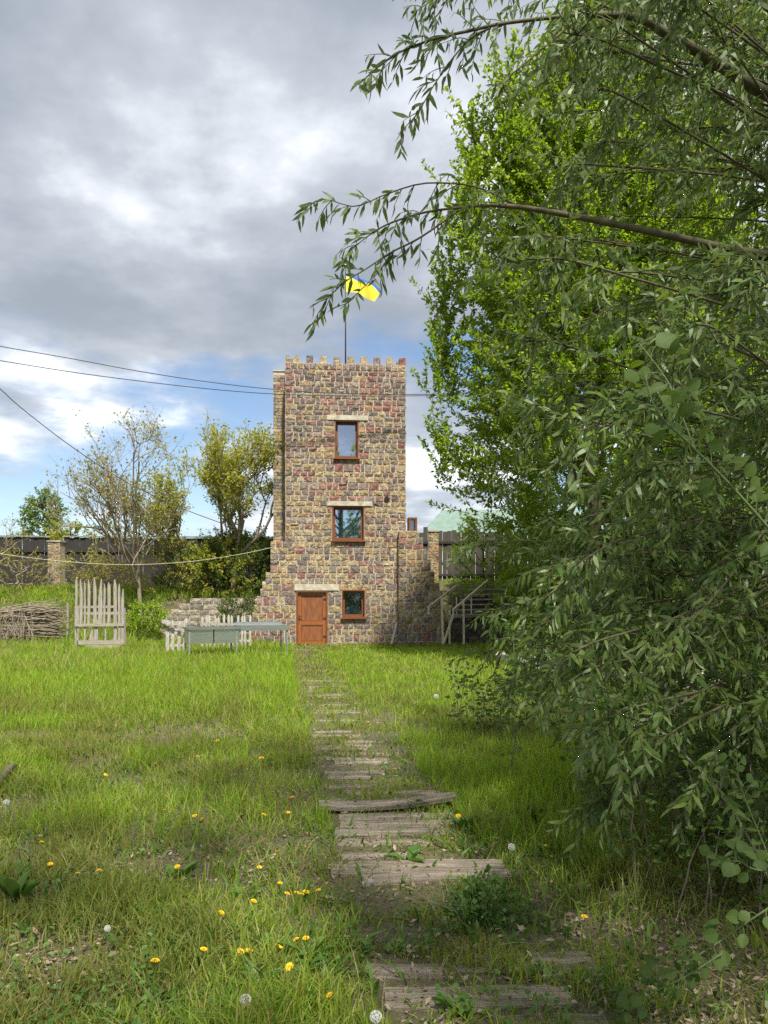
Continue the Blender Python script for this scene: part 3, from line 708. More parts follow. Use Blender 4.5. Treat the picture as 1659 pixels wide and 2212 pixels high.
m = MB(); m.box(TL*.47, TL-.05, .02, .06, .12, .16); m.box(TL*.47, TL-.05, DP-.06, DP-.02, .12, .16); m.build('stretcher', MAT['galv'], TB)
MB().box(TL*.46, TL-.03, .061, DP-.061, .125, .15).build('shelf', MAT['steel'], TB)

BW = empty('brushwood_fence', (-12.6, 24.6, 0)); tag(BW, 'low brushwood fence of brown sticks at the left edge', 'brushwood fence')
r = np.random.default_rng(4); m = MB()
for i in range(230):
    L = r.uniform(.8, 2.6); x = r.uniform(-.3, 2.3); z = r.uniform(.35, 1.28); sl = r.normal(0, .10); y = r.normal(0, .10)
    p = np.stack([x+np.linspace(0, L, 5), y+r.normal(0, .03, 5), z+sl*np.linspace(0, L, 5)+r.normal(0, .025, 5)], -1); p = p[p[:, 0] < 2.45+r.uniform(-.1, .15)]
    if len(p) > 1: m.tube(p, np.linspace(.014, .006, len(p))*r.uniform(.7, 1.6), 4)
for i in range(120):
    x = r.uniform(-.3, 1.5); p = np.array([(x, -.25+r.normal(0, .12), 1.2*r.uniform(.5, 1.1))]); d = np.array((r.normal(0, .35), r.normal(-.2, .2), -1.)); q = [p[0]+d*t*r.uniform(.6, .9)+np.array((0, -.2*t*t, 0)) for t in np.linspace(0, 1, 4)]
    m.tube(np.array(q), .007, 3)
o = m.build('brushwood', MAT['twig'], BW); o['kind'] = 'stuff'
for x in (0., 1.2, 2.42): MB().tube([(x, .12, -.2), (x+.02, .12, 1.42)], .035, 7).build('post', MAT['woodv'], BW)

# ------------------------------------------------------------------ house behind, wires
HS = empty('distant_house', (8, 52, 2)); tag(HS, 'white house with pale green sheet roof glimpsed behind the right trees', 'house')
MB().box(-5.6, 8, 0, 7, 0, 3.4).build('wall', MAT['housewall'], HS)
m = MB(); m.add([(-6, -.4, 3.4), (8.4, -.4, 3.4), (8.4, 3.5, 5.9), (-3.8, 3.5, 5.9), (-6, 7.4, 3.4), (8.4, 7.4, 3.4)], [(0, 1, 2, 3), (3, 2, 5, 4)], [(0, 3, 4)]); m.build('roof', MAT['roofgreen'], HS)
for x in (-3.5, 0, 3.5): MB().box(x, x+1.2, -.03, .01, 1.0, 2.4).build('window', MAT['glass'], HS)
def cable(name, pts, rad, mat, label, cat='cable', n=40):
    tag(MB().tube(spline(pts, n), rad, 5).build(name, MAT[mat], None, True), label, cat)
cable('overhead_cable', [P(-120, 724, 22.6), P(0, 748, 22.8), P(150, 774, 23.1), P(300, 802, 23.5), P(450, 825, 24), P(590, 841, 24.4), P(740, 850, 24.8), P(900, 852, 25.2), P(1100, 846, 25.8), P(1400, 820, 26.4)], .013, 'cable', 'upper of the two black overhead cables crossing before the tower')
cable('overhead_cable', [P(-120, 760, 22.6), P(0, 779, 22.8), P(150, 803, 23.1), P(300, 823, 23.5), P(450, 840, 24), P(590, 851, 24.4), P(740, 855, 24.8), P(900, 855, 25.2), P(1100, 850, 25.8), P(1400, 828, 26.4)], .013, 'cable', 'lower of the two black overhead cables crossing before the tower')
cable('slanting_cable', [P(-90, 765, 21), P(0, 840, 22), P(42, 878, 22.4), P(141, 955, 23.2), P(247, 1026, 24.2), P(340, 1075, 24.8), P(450, 1120, 25.2), P(588, 1165, 25.55)], .013, 'cable', 'black cable slanting down from left behind the sparse tree')
cable('washing_line', [P(-60, 1183, 22.3), P(0, 1196, 22.6), P(120, 1211, 23.2), P(230, 1219, 23.7), P(320, 1219, 24.1), P(420, 1212, 24.6), P(520, 1197, 25), P(590, 1182, 25.4)], .007, 'rope', 'pale sagging washing line tied to the tower corner', 'rope')

# ------------------------------------------------------------------ trees
def leaf_mesh(name, tpl, pos, d, n, L, Wd):
    V, Q, T = leaf_geo(tpl, np.asarray(pos), np.asarray(d), np.asarray(n), np.asarray(L), np.asarray(Wd))
    return mesh_np(name, V, [Q, T])
def rand_dir(r, n, up=0.):
    v = r.normal(size=(n, 3)); v[:, 2] += up; return nrm(v)
def shoots(r, starts, dirs, length, leaves_per, Lr, aspect, tpl, curve=0., spread=1., droop=0., twig=None, twig_r=.006):
    """leaves set along short curved shoots; returns leaf geometry, adds the shoots to the MB twig"""
    n = len(starts); t = np.linspace(.12, 1., leaves_per); Ls = length*r.uniform(.7, 1.3, n)
    c = np.array((0, 0, curve))
    pts = starts[:, None]+dirs[:, None]*(t[None, :, None]*Ls[:, None, None]) + c*(t**2)[None, :, None]*Ls[:, None, None]
    if twig is not None:
        for i in range(n):
            tt = np.linspace(0, 1, 4)[:, None]; q = starts[i]+dirs[i]*tt*Ls[i]+c*tt**2*Ls[i]
            V, Q, T = tube(q, np.linspace(twig_r, twig_r*.4, 4), 3, False); twig.add(V, Q)
    pts = pts.reshape(-1, 3); m = len(pts); fd = np.repeat(dirs, leaves_per, 0)
    d = nrm(fd*.6 + spread*rand_dir(r, m) + np.array((0, 0, -droop)))
    nr = nrm(rand_dir(r, m)*.8+np.array((0, 0, 1.)))
    L = r.uniform(Lr[0], Lr[1], m)
    return leaf_geo(tpl, pts + r.normal(0, Lr[0]*.25, (m, 3)), d, nr, L, L*aspect)
def crown_tree(name, label, base, H, prof, nsh, lpers, sh_len, Lr, aspect, leafmat, seed, trunk_r=.16, tpl=LF_DIAMOND, curve=.15, z0=1.2, group=None, limbs=34, shell=.55, dup=.25, cat='tree', spires=(), lump=.35, barkm='bark'):
    r = np.random.default_rng(seed); base = np.array(base, float); e = empty(name, tuple(base)); tag(e, label, cat, group)
    tm = MB()
    tp = np.array([(r.normal(0, .05)*k, r.normal(0, .05)*k, H*.92*k/7) for k in range(8)]); tp[0] = (0, 0, -.2)
    tm.tube(tp, trunk_r*(1-np.arange(8)/8.2)**.8, 7)
    zf = r.beta(1.25, 1.15, nsh); z = z0+(H-z0)*zf; az = r.uniform(0, 2*np.pi, nsh)
    R = np.interp(zf, np.linspace(0, 1, len(prof)), prof)
    lumpf = 1-lump+2*lump*fbm(az*2.2/np.pi*2+seed, z*.55, seed)
    q = (1-shell)+(shell)*r.uniform(0, 1, nsh)**.5; rad = R*lumpf*q*np.where(r.uniform(size=nsh) < dup, r.uniform(.3, 1, nsh), 1)
    st = np.stack([np.cos(az)*rad, np.sin(az)*rad, z], -1)
    d = nrm(np.stack([np.cos(az), np.sin(az), np.full(nsh, .55)], -1)+.55*rand_dir(r, nsh))
    for sx, sy, sz, sn, sh in spires:        # slender upright tips that break the outline
        k = np.arange(sn)/sn; s2 = np.stack([sx+r.normal(0, .16*(1-k*.75)*1.5, sn), sy+r.normal(0, .25, sn), sz-sh*(1-k)], -1)
        st = np.concatenate([st, s2]); d = np.concatenate([d, nrm(rand_dir(r, sn)*.6+np.array((0, 0, 1.)))])
    for i in range(limbs):
        k = r.integers(0, nsh); b = st[k]*np.array((.85, .85, 1)); zz = max(.6, b[2]-np.hypot(b[0], b[1])*r.uniform(.5, .9)); zz = min(zz, H*.85)
        a = np.array((0, 0, zz)); mid = (a+b)/2+np.array((0, 0, -.12*np.hypot(b[0], b[1])))+r.normal(0, .08, 3)
        tm.tube(spline([a, mid, b], 7), np.linspace(trunk_r*.34, .012, 7), 5, False)
    V, Q, T = shoots(r, st, d, sh_len, lpers, Lr, aspect, tpl, curve, 1., .15, tm, .007)
    tm.build('trunk', MAT[barkm], e, True)
    c = obj('crown', mesh_np('crown', V, [Q, T]), MAT[leafmat], e); c['kind'] = 'stuff'
    return e

# bright green maples on the right
crown_tree('maple_tree', 'tall bright green maple overhanging the right of the tower', (5.05, 18.5, 0), 15.0, [2.6, 3.1, 3.2, 3.1, 2.85, 2.65, 2.4, 2.0, 1.35, .8, .3], 3600, 42, .95, (.085, .145), .54, 'maple', 21, .22, z0=3.3, curve=-.05,
           spires=[(-2.2, -1, 13.4, 60, 2.6), (-2.95, -.6, 12.4, 50, 2.0), (-3.5, 0, 9.2, 40, 1.7), (-3.6, -.3, 7.4, 36, 1.4), (-3.6, -.2, 5.2, 30, 1.0), (-3.2, -1.2, 10.6, 45, 1.8)], lump=.34, dup=.5)
crown_tree('maple_tree', 'shaded green maple filling the gap behind the first maple', (7.6, 23.5, 0), 15.5, [2.6, 3.6, 4.0, 4.2, 4.0, 3.6, 3.0, 2.2, 1.2], 1500, 34, 1.1, (.13, .20), .55, 'maple', 29, .2, z0=1.2, curve=-.05, lump=.35, dup=.45)
crown_tree('maple_tree', 'tall green maple at right edge behind the willow', (10.4, 19.5, 0), 18.5, [2.6, 3.8, 4.4, 4.8, 4.8, 4.6, 4.2, 3.6, 2.6, 1.2], 1700, 38, 1.0, (.11, .18), .54, 'maple', 22, .24, z0=1.4, curve=-.05, lump=.4)
crown_tree('leafy_bush', 'green bush under dark fence boards behind the timber stair', (5.9, 27.6, 1.2), 3.0, [1.4, 1.9, 1.8, 1.4, .6], 420, 30, .55, (.07, .12), .55, 'maple', 25, .06, z0=.2, limbs=14, cat='bush')
crown_tree('leafy_bush', 'yellow green bush hiding the fence beyond the brick pillar', (3.75, 28.6, 1.3), 3.1, [.8, 1.0, 1.0, .8, .4], 190, 26, .5, (.07, .12), .55, 'maple', 27, .05, z0=.2, limbs=12, cat='bush')
crown_tree('leafy_bush', 'tall bush closing the gap between the two maples', (8.6, 23.5, 0), 5.2, [1.8, 2.3, 2.3, 1.9, .8], 620, 30, .6, (.09, .14), .55, 'shrub', 26, .08, z0=.3, limbs=16, cat='bush')
crown_tree('young_maple', 'bright green young maple bush beside the timber stair', (4.35, 22.6, 0), 2.3, [.8, 1.1, 1.1, .8, .4], 170, 22, .45, (.08, .13), .6, 'maple', 23, .05, tpl=LF_ASH, z0=.3, limbs=10, cat='bush')
crown_tree('leafy_bush', 'dense green bush under the maple at right', (6.6, 15.5, 0), 3.6, [1.5, 2.1, 2.0, 1.5, .6], 420, 24, .55, (.08, .13), .55, 'shrub', 24, .06, tpl=LF_ASH, z0=.3, limbs=14, cat='bush')
# behind the left fence
crown_tree('conical_tree', 'small conical green tree rising behind the left fence', (P(97, 0, 38)[0], 38, 2), 4.7, [1.8, 2.0, 1.6, 1.0, .75, .6, .25], 420, 20, .45, (.10, .16), .6, 'far', 31, .12, z0=.4)
crown_tree('round_bush', 'round light green bush behind the fence pillar', (P(152, 0, 34)[0], 34, 1.8), 3.0, [.9, 1.2, 1.2, .9, .4], 220, 18, .35, (.08, .13), .6, 'yellowgreen', 32, .08, z0=.3, cat='bush')
crown_tree('hedge_shrub', 'dark leafy shrub behind the retaining wall by the tower', (P(520, 0, 28)[0], 28.2, 1.5), 2.3, [1.0, 1.3, 1.3, 1.1, .5], 330, 24, .5, (.07, .12), .55, 'shrub', 33, .06, z0=.1, limbs=12, cat='shrub')
crown_tree('hedge_shrub', 'dark leafy shrub between the two left trees before the fence', (P(420, 0, 28)[0], 28.4, 1.5), 1.9, [.9, 1.2, 1.2, 1.0, .4], 260, 22, .5, (.06, .11), .55, 'shrub', 34, .06, z0=.1, limbs=12, cat='shrub')
crown_tree('hedge_shrub', 'bronze green shrub left of the sparse tree', (P(230, 0, 28)[0], 28.3, 1.4), 1.5, [.9, 1.1, 1.0, .7, .3], 150, 20, .5, (.06, .10), .5, 'sparse', 35, .05, z0=.1, limbs=12, cat='shrub')
crown_tree('hedge_shrub', 'yellow green shrub at the foot of the yellow green trees', (P(470, 0, 27.6)[0], 27.7, 1.5), 2.2, [.9, 1.2, 1.2, .9, .4], 190, 22, .5, (.07, .12), .55, 'yellowgreen', 38, .05, z0=.1, limbs=12, cat='shrub')
crown_tree('hedge_shrub', 'thin bronze shrub before the dark fence right of the sparse tree', (P(365, 0, 28)[0], 28.0, 1.5), 2.0, [.8, 1.1, 1.1, .8, .4], 120, 20, .5, (.06, .11), .5, 'sparse', 39, .05, z0=.1, limbs=14, cat='shrub', barkm='twig')
crown_tree('hedge_shrub', 'thin bronze shrub before the fence beside the stone pillar', (P(175, 0, 28.6)[0], 28.6, 1.5), 1.7, [.7, 1.0, .9, .6, .3], 70, 18, .5, (.06, .10), .5, 'sparse', 40, .05, z0=.1, limbs=14, cat='shrub', barkm='twig')
crown_tree('hedge_shrub', 'twiggy bronze shrub before the far left fence panel', (P(40, 0, 28.6)[0], 28.6, 1.5), 1.7, [.8, 1.1, 1.0, .7, .3], 75, 18, .5, (.06, .10), .5, 'sparse', 42, .05, z0=.1, limbs=16, cat='shrub', barkm='twig')
crown_tree('green_shrub', 'low bright green shrub at foot of the sparse tree', (P(318, 0, 25.2)[0], 25.2, .3), 1.0, [.5, .6, .5, .25], 110, 22, .3, (.06, .10), .6, 'lush', 36, .03, z0=.05, limbs=6, cat='shrub')
crown_tree('wall_creeper', 'small dark green bush growing on the retaining wall', (P(515, 0, 26.3)[0], 26.3, .55), .95, [.5, .6, .5, .3], 110, 22, .3, (.05, .09), .6, 'shrub', 37, .03, z0=.05, limbs=6, cat='bush')
def branching_tree(name, label, base, H, spread, seed, leafmat, nleaf, Lr, depth=5, trunk_r=.10, split=3, up=.5, fork=.16):
    r = np.random.default_rng(seed); e = empty(name, tuple(base)); tag(e, label, 'tree'); tm = MB(); tips = []
    def grow(p, d, L, rad, k):
        n = 5; pts = [p]; q = p.copy(); dd = d.copy()
        for i in range(n-1):
            dd = nrm(dd + r.normal(0, .11, 3) + np.array((0, 0, .05*up))); q = q+dd*L/(n-1); pts.append(q.copy())
        pts = np.array(pts); V, Q, T = tube(pts, np.linspace(rad, rad*.62, n), 5 if k < 3 else 3, False); tm.add(V, Q)
        if k >= 2: tips.extend([(x, dd) for x in pts[1:]])
        if k >= depth: return
        for i in range(split + (k == 0)*3 + (1 if r.random() < .4 else 0)):
            f = r.uniform(.45, 1.) if k else r.uniform(.35, 1.); s = pts[min(n-1, int(f*(n-1)+.5))]
            nd_ = nrm(dd*.8 + spread*rand_dir(r, 1)[0] + np.array((0, 0, up*.5))); grow(s, nd_, L*r.uniform(.55, .85), rad*.58, k+1)
    grow(np.array((0, 0, -.1)), np.array((.05, 0, 1.)), H*.36, trunk_r, 0)
    pos = np.array([t[0] for t in tips]); dr = np.array([t[1] for t in tips])
    sc = H/np.percentile(pos[:, 2], 99.7); tm.V = [v*sc for v in tm.V]; pos = pos*sc
    tm.build('trunk', MAT['twig'], e, True)
    k = r.integers(0, len(pos), nleaf); p = pos[k]+r.normal(0, .07, (nleaf, 3)); L = r.uniform(*Lr, nleaf)
    V, Q, T = leaf_geo(LF_DIAMOND, p, nrm(dr[k]*.5+rand_dir(r, nleaf)), nrm(rand_dir(r, nleaf)+np.array((0, 0, .8))), L, L*.6)
    c = obj('crown', mesh_np('crown', V, [Q, T]), MAT[leafmat], e); c['kind'] = 'stuff'; return e
b = P(305, 0, 26.2); branching_tree('sparse_tree', 'thinly leaved bronze tree with open branches before the dark fence', (b[0], 26.2, gz1(b[0], 26.2)), 6.7, .66, 41, 'sparse', 3200, (.07, .12), 5, .09, 3)
b = P(505, 0, 27.6); branching_tree('yellow_green_tree', 'yellow green tree with denser leaves left of the tower', (b[0], 27.6, 1.55), 6.4, .66, 45, 'yellowgreen', 12000, (.08, .13), 5, .10, 3)
b = P(415, 0, 28.3); branching_tree('yellow_green_tree', 'slim yellow green tree between sparse tree and tower tree', (b[0], 28.3, 1.55), 5.4, .55, 47, 'yellowgreen', 4500, (.08, .12), 5, .07, 3)
b = P(-40, 0, 28.8); branching_tree('bare_tree', 'nearly bare twiggy tree cut by the left picture edge', (b[0], 28.8, 1.4), 4.6, .8, 43, 'sparse', 700, (.05, .09), 5, .08, 2)
crown_tree('tall_tree', 'tall leafy tree standing behind the viewer, shading the foreground', (2.2, -2.4, 0), 11.6, [1.5, 4.0, 5.0, 5.2, 4.8, 3.6, 1.6], 190, 22, .9, (.16, .26), .62, 'maple', 51, .3, z0=5.6, limbs=30, shell=.8)

# ------------------------------------------------------------------ willow
WL = empty('willow_tree', (4.9, 6.2, 0)); tag(WL, 'large grey green willow hanging over the right foreground', 'willow')
wo = np.array((4.9, 6.2, 0)); wr = np.random.default_rng(61)
wood = MB(); WP, WD, WN, WS = [], [], [], []
wood.tube(np.array([(0, 0, -.2), (.05, 0, 1.2), (-.05, .1, 2.6), (.1, .1, 4.5), (.0, 0, 6.6), (.1, 0, 9)]), (.26, .21, .18, .14, .09, .04), 9)
def twig_leaves(pts, r, step=.026, L=(.065, .105), start=.05, store=None, hang=.45):
    seg = np.linalg.norm(np.diff(pts, axis=0), axis=1); s = np.concatenate([[0], np.cumsum(seg)]); tot = s[-1]
    if tot < .05: return
    t = np.arange(start*tot, tot, step); t = t+r.normal(0, step*.3, len(t)); t = np.clip(t, 0, tot)
    p = np.stack([np.interp(t, s, pts[:, k]) for k in range(3)], -1); tg = nrm(np.stack([np.interp(t, s, np.gradient(pts[:, k], s+np.arange(len(s))*1e-6)) for k in range(3)], -1))
    n = len(t); side = nrm(np.cross(tg, rand_dir(r, n)))
    d = nrm(tg*.75 + side*.75 + np.array((0, 0, -hang))+r.normal(0, .12, (n, 3))); nn = nrm(np.cross(d, side)+.5*rand_dir(r, n)); nn[nn[:, 2] < 0] *= -1
    LL = r.uniform(L[0], L[1], n)*np.interp(t/tot, [0, .15, .8, 1], [.75, 1, 1, .65])
    if store is None: WP.append(p); WD.append(d); WN.append(nn); WS.append(LL)
    else: store.append((p, d, nn, LL))
def hang_twig(p0, d0, L, r, grav, n=7, store=None, rad=.0035, step=.026, Lf=(.065, .105)):
    pts = [p0]; d = nrm(d0); q = p0.copy()
    for i in range(n-1):
        d = nrm(d+np.array((0, 0, -grav))+r.normal(0, .09, 3)); q = q+d*L/(n-1); pts.append(q.copy())
    pts = np.array(pts); V, Q, T = tube(pts, np.linspace(rad, rad*.35, n), 3, False); wood.add(V, Q); twig_leaves(pts, r, step, Lf, store=store); return pts
def limb(pts, r0, r1, n=26):
    s = spline(np.array(pts)-wo, n); V, Q, T = tube(s, np.linspace(r0, r1, n), 6, False); wood.add(V, Q); return s
NAMED = []     # leaves on the sprays against the sky: objects of their own
def spray(pts, r0, r1, ntw, Ltw, grav=.12, store=NAMED, tail=True, f0=.0, side=.8):
    s = limb(pts, r0, r1); 
    if tail: twig_leaves(s[int(len(s)*.55):], wr, .03, (.075, .105), store=store)
    for i in range(ntw):
        f = f0+(1-f0)*(i+wr.uniform(0, .8))/ntw; k = min(len(s)-2, int(f*(len(s)-1))); tg = nrm(s[k+1]-s[k]); sd = np.cross(tg, rand_dir(wr, 1)[0])
        hang_twig(s[k], tg*.7+nrm(sd)*side+np.array((0, 0, -.1)), Ltw*wr.uniform(.6, 1.25)*(1-.45*f), wr, grav, store=store)
    return s
T0 = wo+np.array((0, .1, 2.7)); T1 = wo+np.array((0, .1, 4.2))
# upper bough and its hanging sprays
limb([T1, P(1800, 262, 5.2), P(1659, 205, 4.8), P(1531, 125, 4.6), P(1440, 73, 4.5), P(1372, 37, 4.4), P(1256, 31, 4.3)], .05, .016)
spray([P(1256, 31, 4.3), P(1097, 49, 4.2), P(1012, 67, 4.15), P(932, 86, 4.1), P(847, 122, 4.05), P(773, 183, 4.0)], .011, .003, 21, .30)
spray([P(1060, 60, 4.2), P(1020, 80, 4.2), P(981, 122, 4.15), P(938, 183, 4.1), P(902, 244, 4.05), P(860, 290, 4.0)], .006, .002, 13, .18)
spray([P(1256, 31, 4.3), P(1190, 90, 4.25), P(1130, 140, 4.2), P(1091, 177, 4.2), P(1080, 232, 4.2)], .007, .002, 11, .2)
spray([P(1372, 37, 4.4), P(1230, -10, 4.5), P(1080, -25, 4.6), P(960, -10, 4.7), P(890, 30, 4.7)], .008, .002, 30, .36, store=None)
# lower bough with the long spray in front of the flag
limb([T0, P(1800, 590, 5.0), P(1659, 553, 4.6), P(1574, 538, 4.5), P(1409, 501, 4.4), P(1256, 470, 4.3), P(1134, 449, 4.25), P(1060, 443, 4.2)], .034, .010)
spray([P(1110, 440, 4.25), P(1085, 428, 4.2), P(1036, 406, 4.2), P(987, 397, 4.15), P(908, 397, 4.1), P(828, 422, 4.1), P(767, 446, 4.05), P(700, 430, 4.0), P(662, 448, 4.0)], .006, .0018, 16, .20)
spray([P(1060, 443, 4.2), P(987, 449, 4.15), P(908, 461, 4.1), P(828, 489, 4.1), P(770, 530, 4.05), P(735, 570, 4.0)], .008, .002, 19, .18)
spray([P(1000, 449, 4.2), P(908, 513, 4.1), P(847, 544, 4.1), P(792, 580, 4.05), P(743, 611, 4.0), P(700, 655, 4.0), P(686, 700, 4.0)], .006, .0018, 16, .15)
spray([P(850, 540, 4.1), P(815, 590, 4.1), P(765, 640, 4.05), P(735, 668, 4.05)], .004, .0016, 4, .12)
# the hanging mass: boughs from the trunk with curtains of twigs
LIM = ([-150, 150, 320, 450, 700, 1000, 1250, 1400, 1550, 1650, 1750, 1850], [1060, 1110, 1090, 1050, 1040, 1060, 1080, 1060, 1110, 1200, 1290, 1430])
def mass_limb(x, y, Y, ntw, Ltw, grav, r0=.016, f0=.35):
    end = P(x, y, Y); zs = np.clip(end[2]+wr.uniform(-.4, .9), .5, 7.5); a = wo+np.array((0, .05, zs*.85))
    mid = (a+end)/2+np.array((0, 0, .28+.15*wr.normal()))+wr.normal(0, .12, 3)
    s = limb([a, mid, end*.8+mid*.2+np.array((0, 0, .06)), end], r0, .003, 22)
    twig_leaves(s[14:], wr, .03)
    for i in range(ntw):
        k = int((f0+(1-f0)*wr.uniform())*(len(s)-2)); tg = nrm(s[k+1]-s[k])
        hang_twig(s[k], tg*.8+rand_dir(wr, 1)[0]*.9, Ltw*wr.uniform(.5, 1.3), wr, grav)
nl = 0
for i in range(172):
    y = wr.uniform(-120, 1850) if i < 155 else wr.uniform(-150, 420); xl = np.interp(y, *LIM); x = xl+70+(1760-xl)*wr.uniform(0, 1)**(1.15 if y > 450 else 1.5); Y = wr.uniform(3.4, 7.0)
    if y > 1250: Y = wr.uniform(3.1, 5.6)
    mass_limb(x, y-40, Y, 19 if y < 1000 else 21, .40, .075, .012)
# a few stray leaders at the inner edge of the curtain
for x, y, Y in ((1030, 1420, 6.2), (1040, 1330, 6.6), (1150, 1500, 5.4), (1240, 1690, 4.4), (1300, 1560, 4.2), (1420, 1460, 3.9), (1250, 1760, 4.3), (1090, 1480, 6.0), (1000, 1180, 7.6), (1050, 1040, 7.4), (1130, 900, 6.4), (1230, 1270, 5.6)):
    mass_limb(x, y, Y, 12, .34, .09, .009, .55)
# branches reaching over and behind the viewpoint, out of the frame
for i in range(45):
    az = wr.uniform(0, 2*np.pi); R = wr.uniform(1.2, 4.2); z = wr.uniform(4.5, 9.5); end = wo+np.array((np.cos(az)*R, np.sin(az)*R, z))
    yim = 1290-(end[2]-EYE)/end[1]*FPX if end[1] > .5 else -999; xim = 829.5+end[0]/end[1]*FPX if end[1] > .5 else 0
    if yim > -150 and xim < 1250: continue
    a = wo+np.array((0, 0, z*.7)); s = limb([a, (a+end)/2+np.array((0, 0, .4)), end], .03, .004, 14)
    for k in range(12):
        j = wr.integers(4, 13); hang_twig(s[j], nrm(s[j+1 if j < 13 else j]-s[j-1])+rand_dir(wr, 1)[0]*.9, .8*wr.uniform(.5, 1.3), wr, .15, step=.045, Lf=(.10, .15))
wood.build('trunk', MAT['willowbark'], WL, True)
pos, dd, nn, LL = (np.concatenate(v) for v in (WP, WD, WN, WS))
NP, ND, NN, NL = (np.concatenate([x[k] for x in NAMED]) for k in range(4))
sel = np.zeros(len(NP), bool); sel[wr.permutation(len(NP))[:300]] = True
lme = mesh_np('leaf', LF_LANCE[0]*np.array((1, .2, 1)), [np.array(LF_LANCE[1]), np.array(LF_LANCE[2])]); lme.materials.append(MAT['willow'])
def place_leaf(me, p, d, n, L, parent, name='leaf'):
    d = Vector(d).normalized(); sd = Vector(n).cross(d).normalized(); up = d.cross(sd)
    o = bpy.data.objects.new(name, me); COL.objects.link(o); o.parent = parent
    o.matrix_local = Matrix.Translation(Vector(p)) @ Matrix((d, sd, up)).transposed().to_4x4() @ Matrix.Diagonal((L, L, L, 1)); return o
for i in np.flatnonzero(sel): place_leaf(lme, NP[i], ND[i], NN[i], NL[i], WL)
pos = np.concatenate([pos, NP[~sel]]); dd = np.concatenate([dd, ND[~sel]]); nn = np.concatenate([nn, NN[~sel]]); LL = np.concatenate([LL, NL[~sel]])
V, Q, T = leaf_geo(LF_LANCE, pos, dd, nn, LL, LL*.225); print('willow leaves', len(pos), 'named', len(NP))
c = obj('crown', mesh_np('crown', V, [Q, T]), MAT['willow'], WL); c['kind'] = 'stuff'

# ------------------------------------------------------------------ poplar shoots with broad leaves
RME = []
for fold, curl, wid, tw in ((1., 1., .80, 0.), (2.4, .4, .70, .10), (-.6, 2.6, .86, -.12), (1.8, 2.2, .64, .18)):
    n_, hw = 7, [0, .30, .46, .5, .43, .27, 0]; V = []; Q = []
    for i in range(n_):
        t = i/(n_-1); z = -.10*curl*t*t
        for j in (-1, -.5, 0, .5, 1): V.append((t+.02*abs(j), j*hw[i]*wid, z+abs(j)*.06*fold*hw[i]*2+tw*j*hw[i]*t+.012*math.sin(9*t+4*j)))
    for i in range(n_-1):
        for j in range(4): q = i*5+j; Q.append((q, q+1, q+6, q+5))
    me = mesh_np('leaf', np.array(V), [np.array(Q)], smooth=True); me.materials.append(MAT['poplarleaf']); RME.append(me)
prg = np.random.default_rng(71)
def poplar_shoot(label, pts, nl, L, rad=.006, side=0, named=True):
    p0 = np.array(pts[0]); e = empty('poplar_shoot', tuple(p0)); tag(e, label, 'shoot')
    s = spline(np.array(pts), 24)-p0; m = MB(); V, Q, T = tube(s, np.linspace(rad, rad*.35, 24), 5, False); m.add(V, Q)
    for i in range(nl):
        f = .12+.88*(i+.5)/nl; k = min(22, int(f*23)); tg = nrm(s[k+1]-s[k]); sd = nrm(np.cross(tg, rand_dir(prg, 1)[0])); a = s[k]; b = a+sd*L*.55*prg.uniform(.6, 1.3)+tg*L*.25+np.array((0, 0, .01))
        V, Q, T = tube([a, (a+b)/2+np.array((0, 0, .006)), b], .0014, 3, False); m.add(V, Q)
        d = nrm(sd+tg*.5+np.array((0, 0, -.45))+.35*rand_dir(prg, 1)[0]); n = nrm(np.array((0, -.75, .7))+.75*rand_dir(prg, 1)[0])
        place_leaf(RME[prg.integers(0, 4)], b, d, n, L*prg.uniform(.65, 1.2), e)
    m.build('stem', MAT['greenstem'], e, True)
poplar_shoot('broad leaved poplar shoot among willow leaves at right edge', [P(1730, 1230, 2.9), P(1659, 1140, 2.85), P(1570, 1040, 2.8), P(1490, 960, 2.75), P(1420, 890, 2.7), P(1390, 800, 2.7)], 34, .072, .007)
poplar_shoot('broad leaved poplar side twig above the right edge shoot', [P(1500, 970, 2.8), P(1470, 890, 2.85), P(1440, 820, 2.9), P(1380, 740, 2.95)], 14, .08, .004)
poplar_shoot('low poplar shoot reaching left over the bare earth at bottom right', [P(1760, 1900, 2.7), P(1640, 1975, 2.75), P(1560, 2030, 2.8), P(1480, 2080, 2.8), P(1400, 2120, 2.85)], 30, .058, .005)
poplar_shoot('lowest poplar shoot at the bottom right corner', [P(1560, 2060, 2.75), P(1480, 2110, 2.75), P(1400, 2150, 2.8), P(1340, 2185, 2.8)], 22, .052, .004)
poplar_shoot('poplar shoot rising in the lower right thicket', [P(1720, 1990, 3.0), P(1680, 1900, 3.1), P(1640, 1800, 3.2), P(1600, 1700, 3.2), P(1590, 1620, 3.2)], 32, .055, .005)
poplar_shoot('poplar shoot at right edge under the willow', [P(1740, 1880, 2.7), P(1640, 1880, 2.75), P(1590, 1860, 2.8), P(1540, 1870, 2.85)], 20, .055, .004)
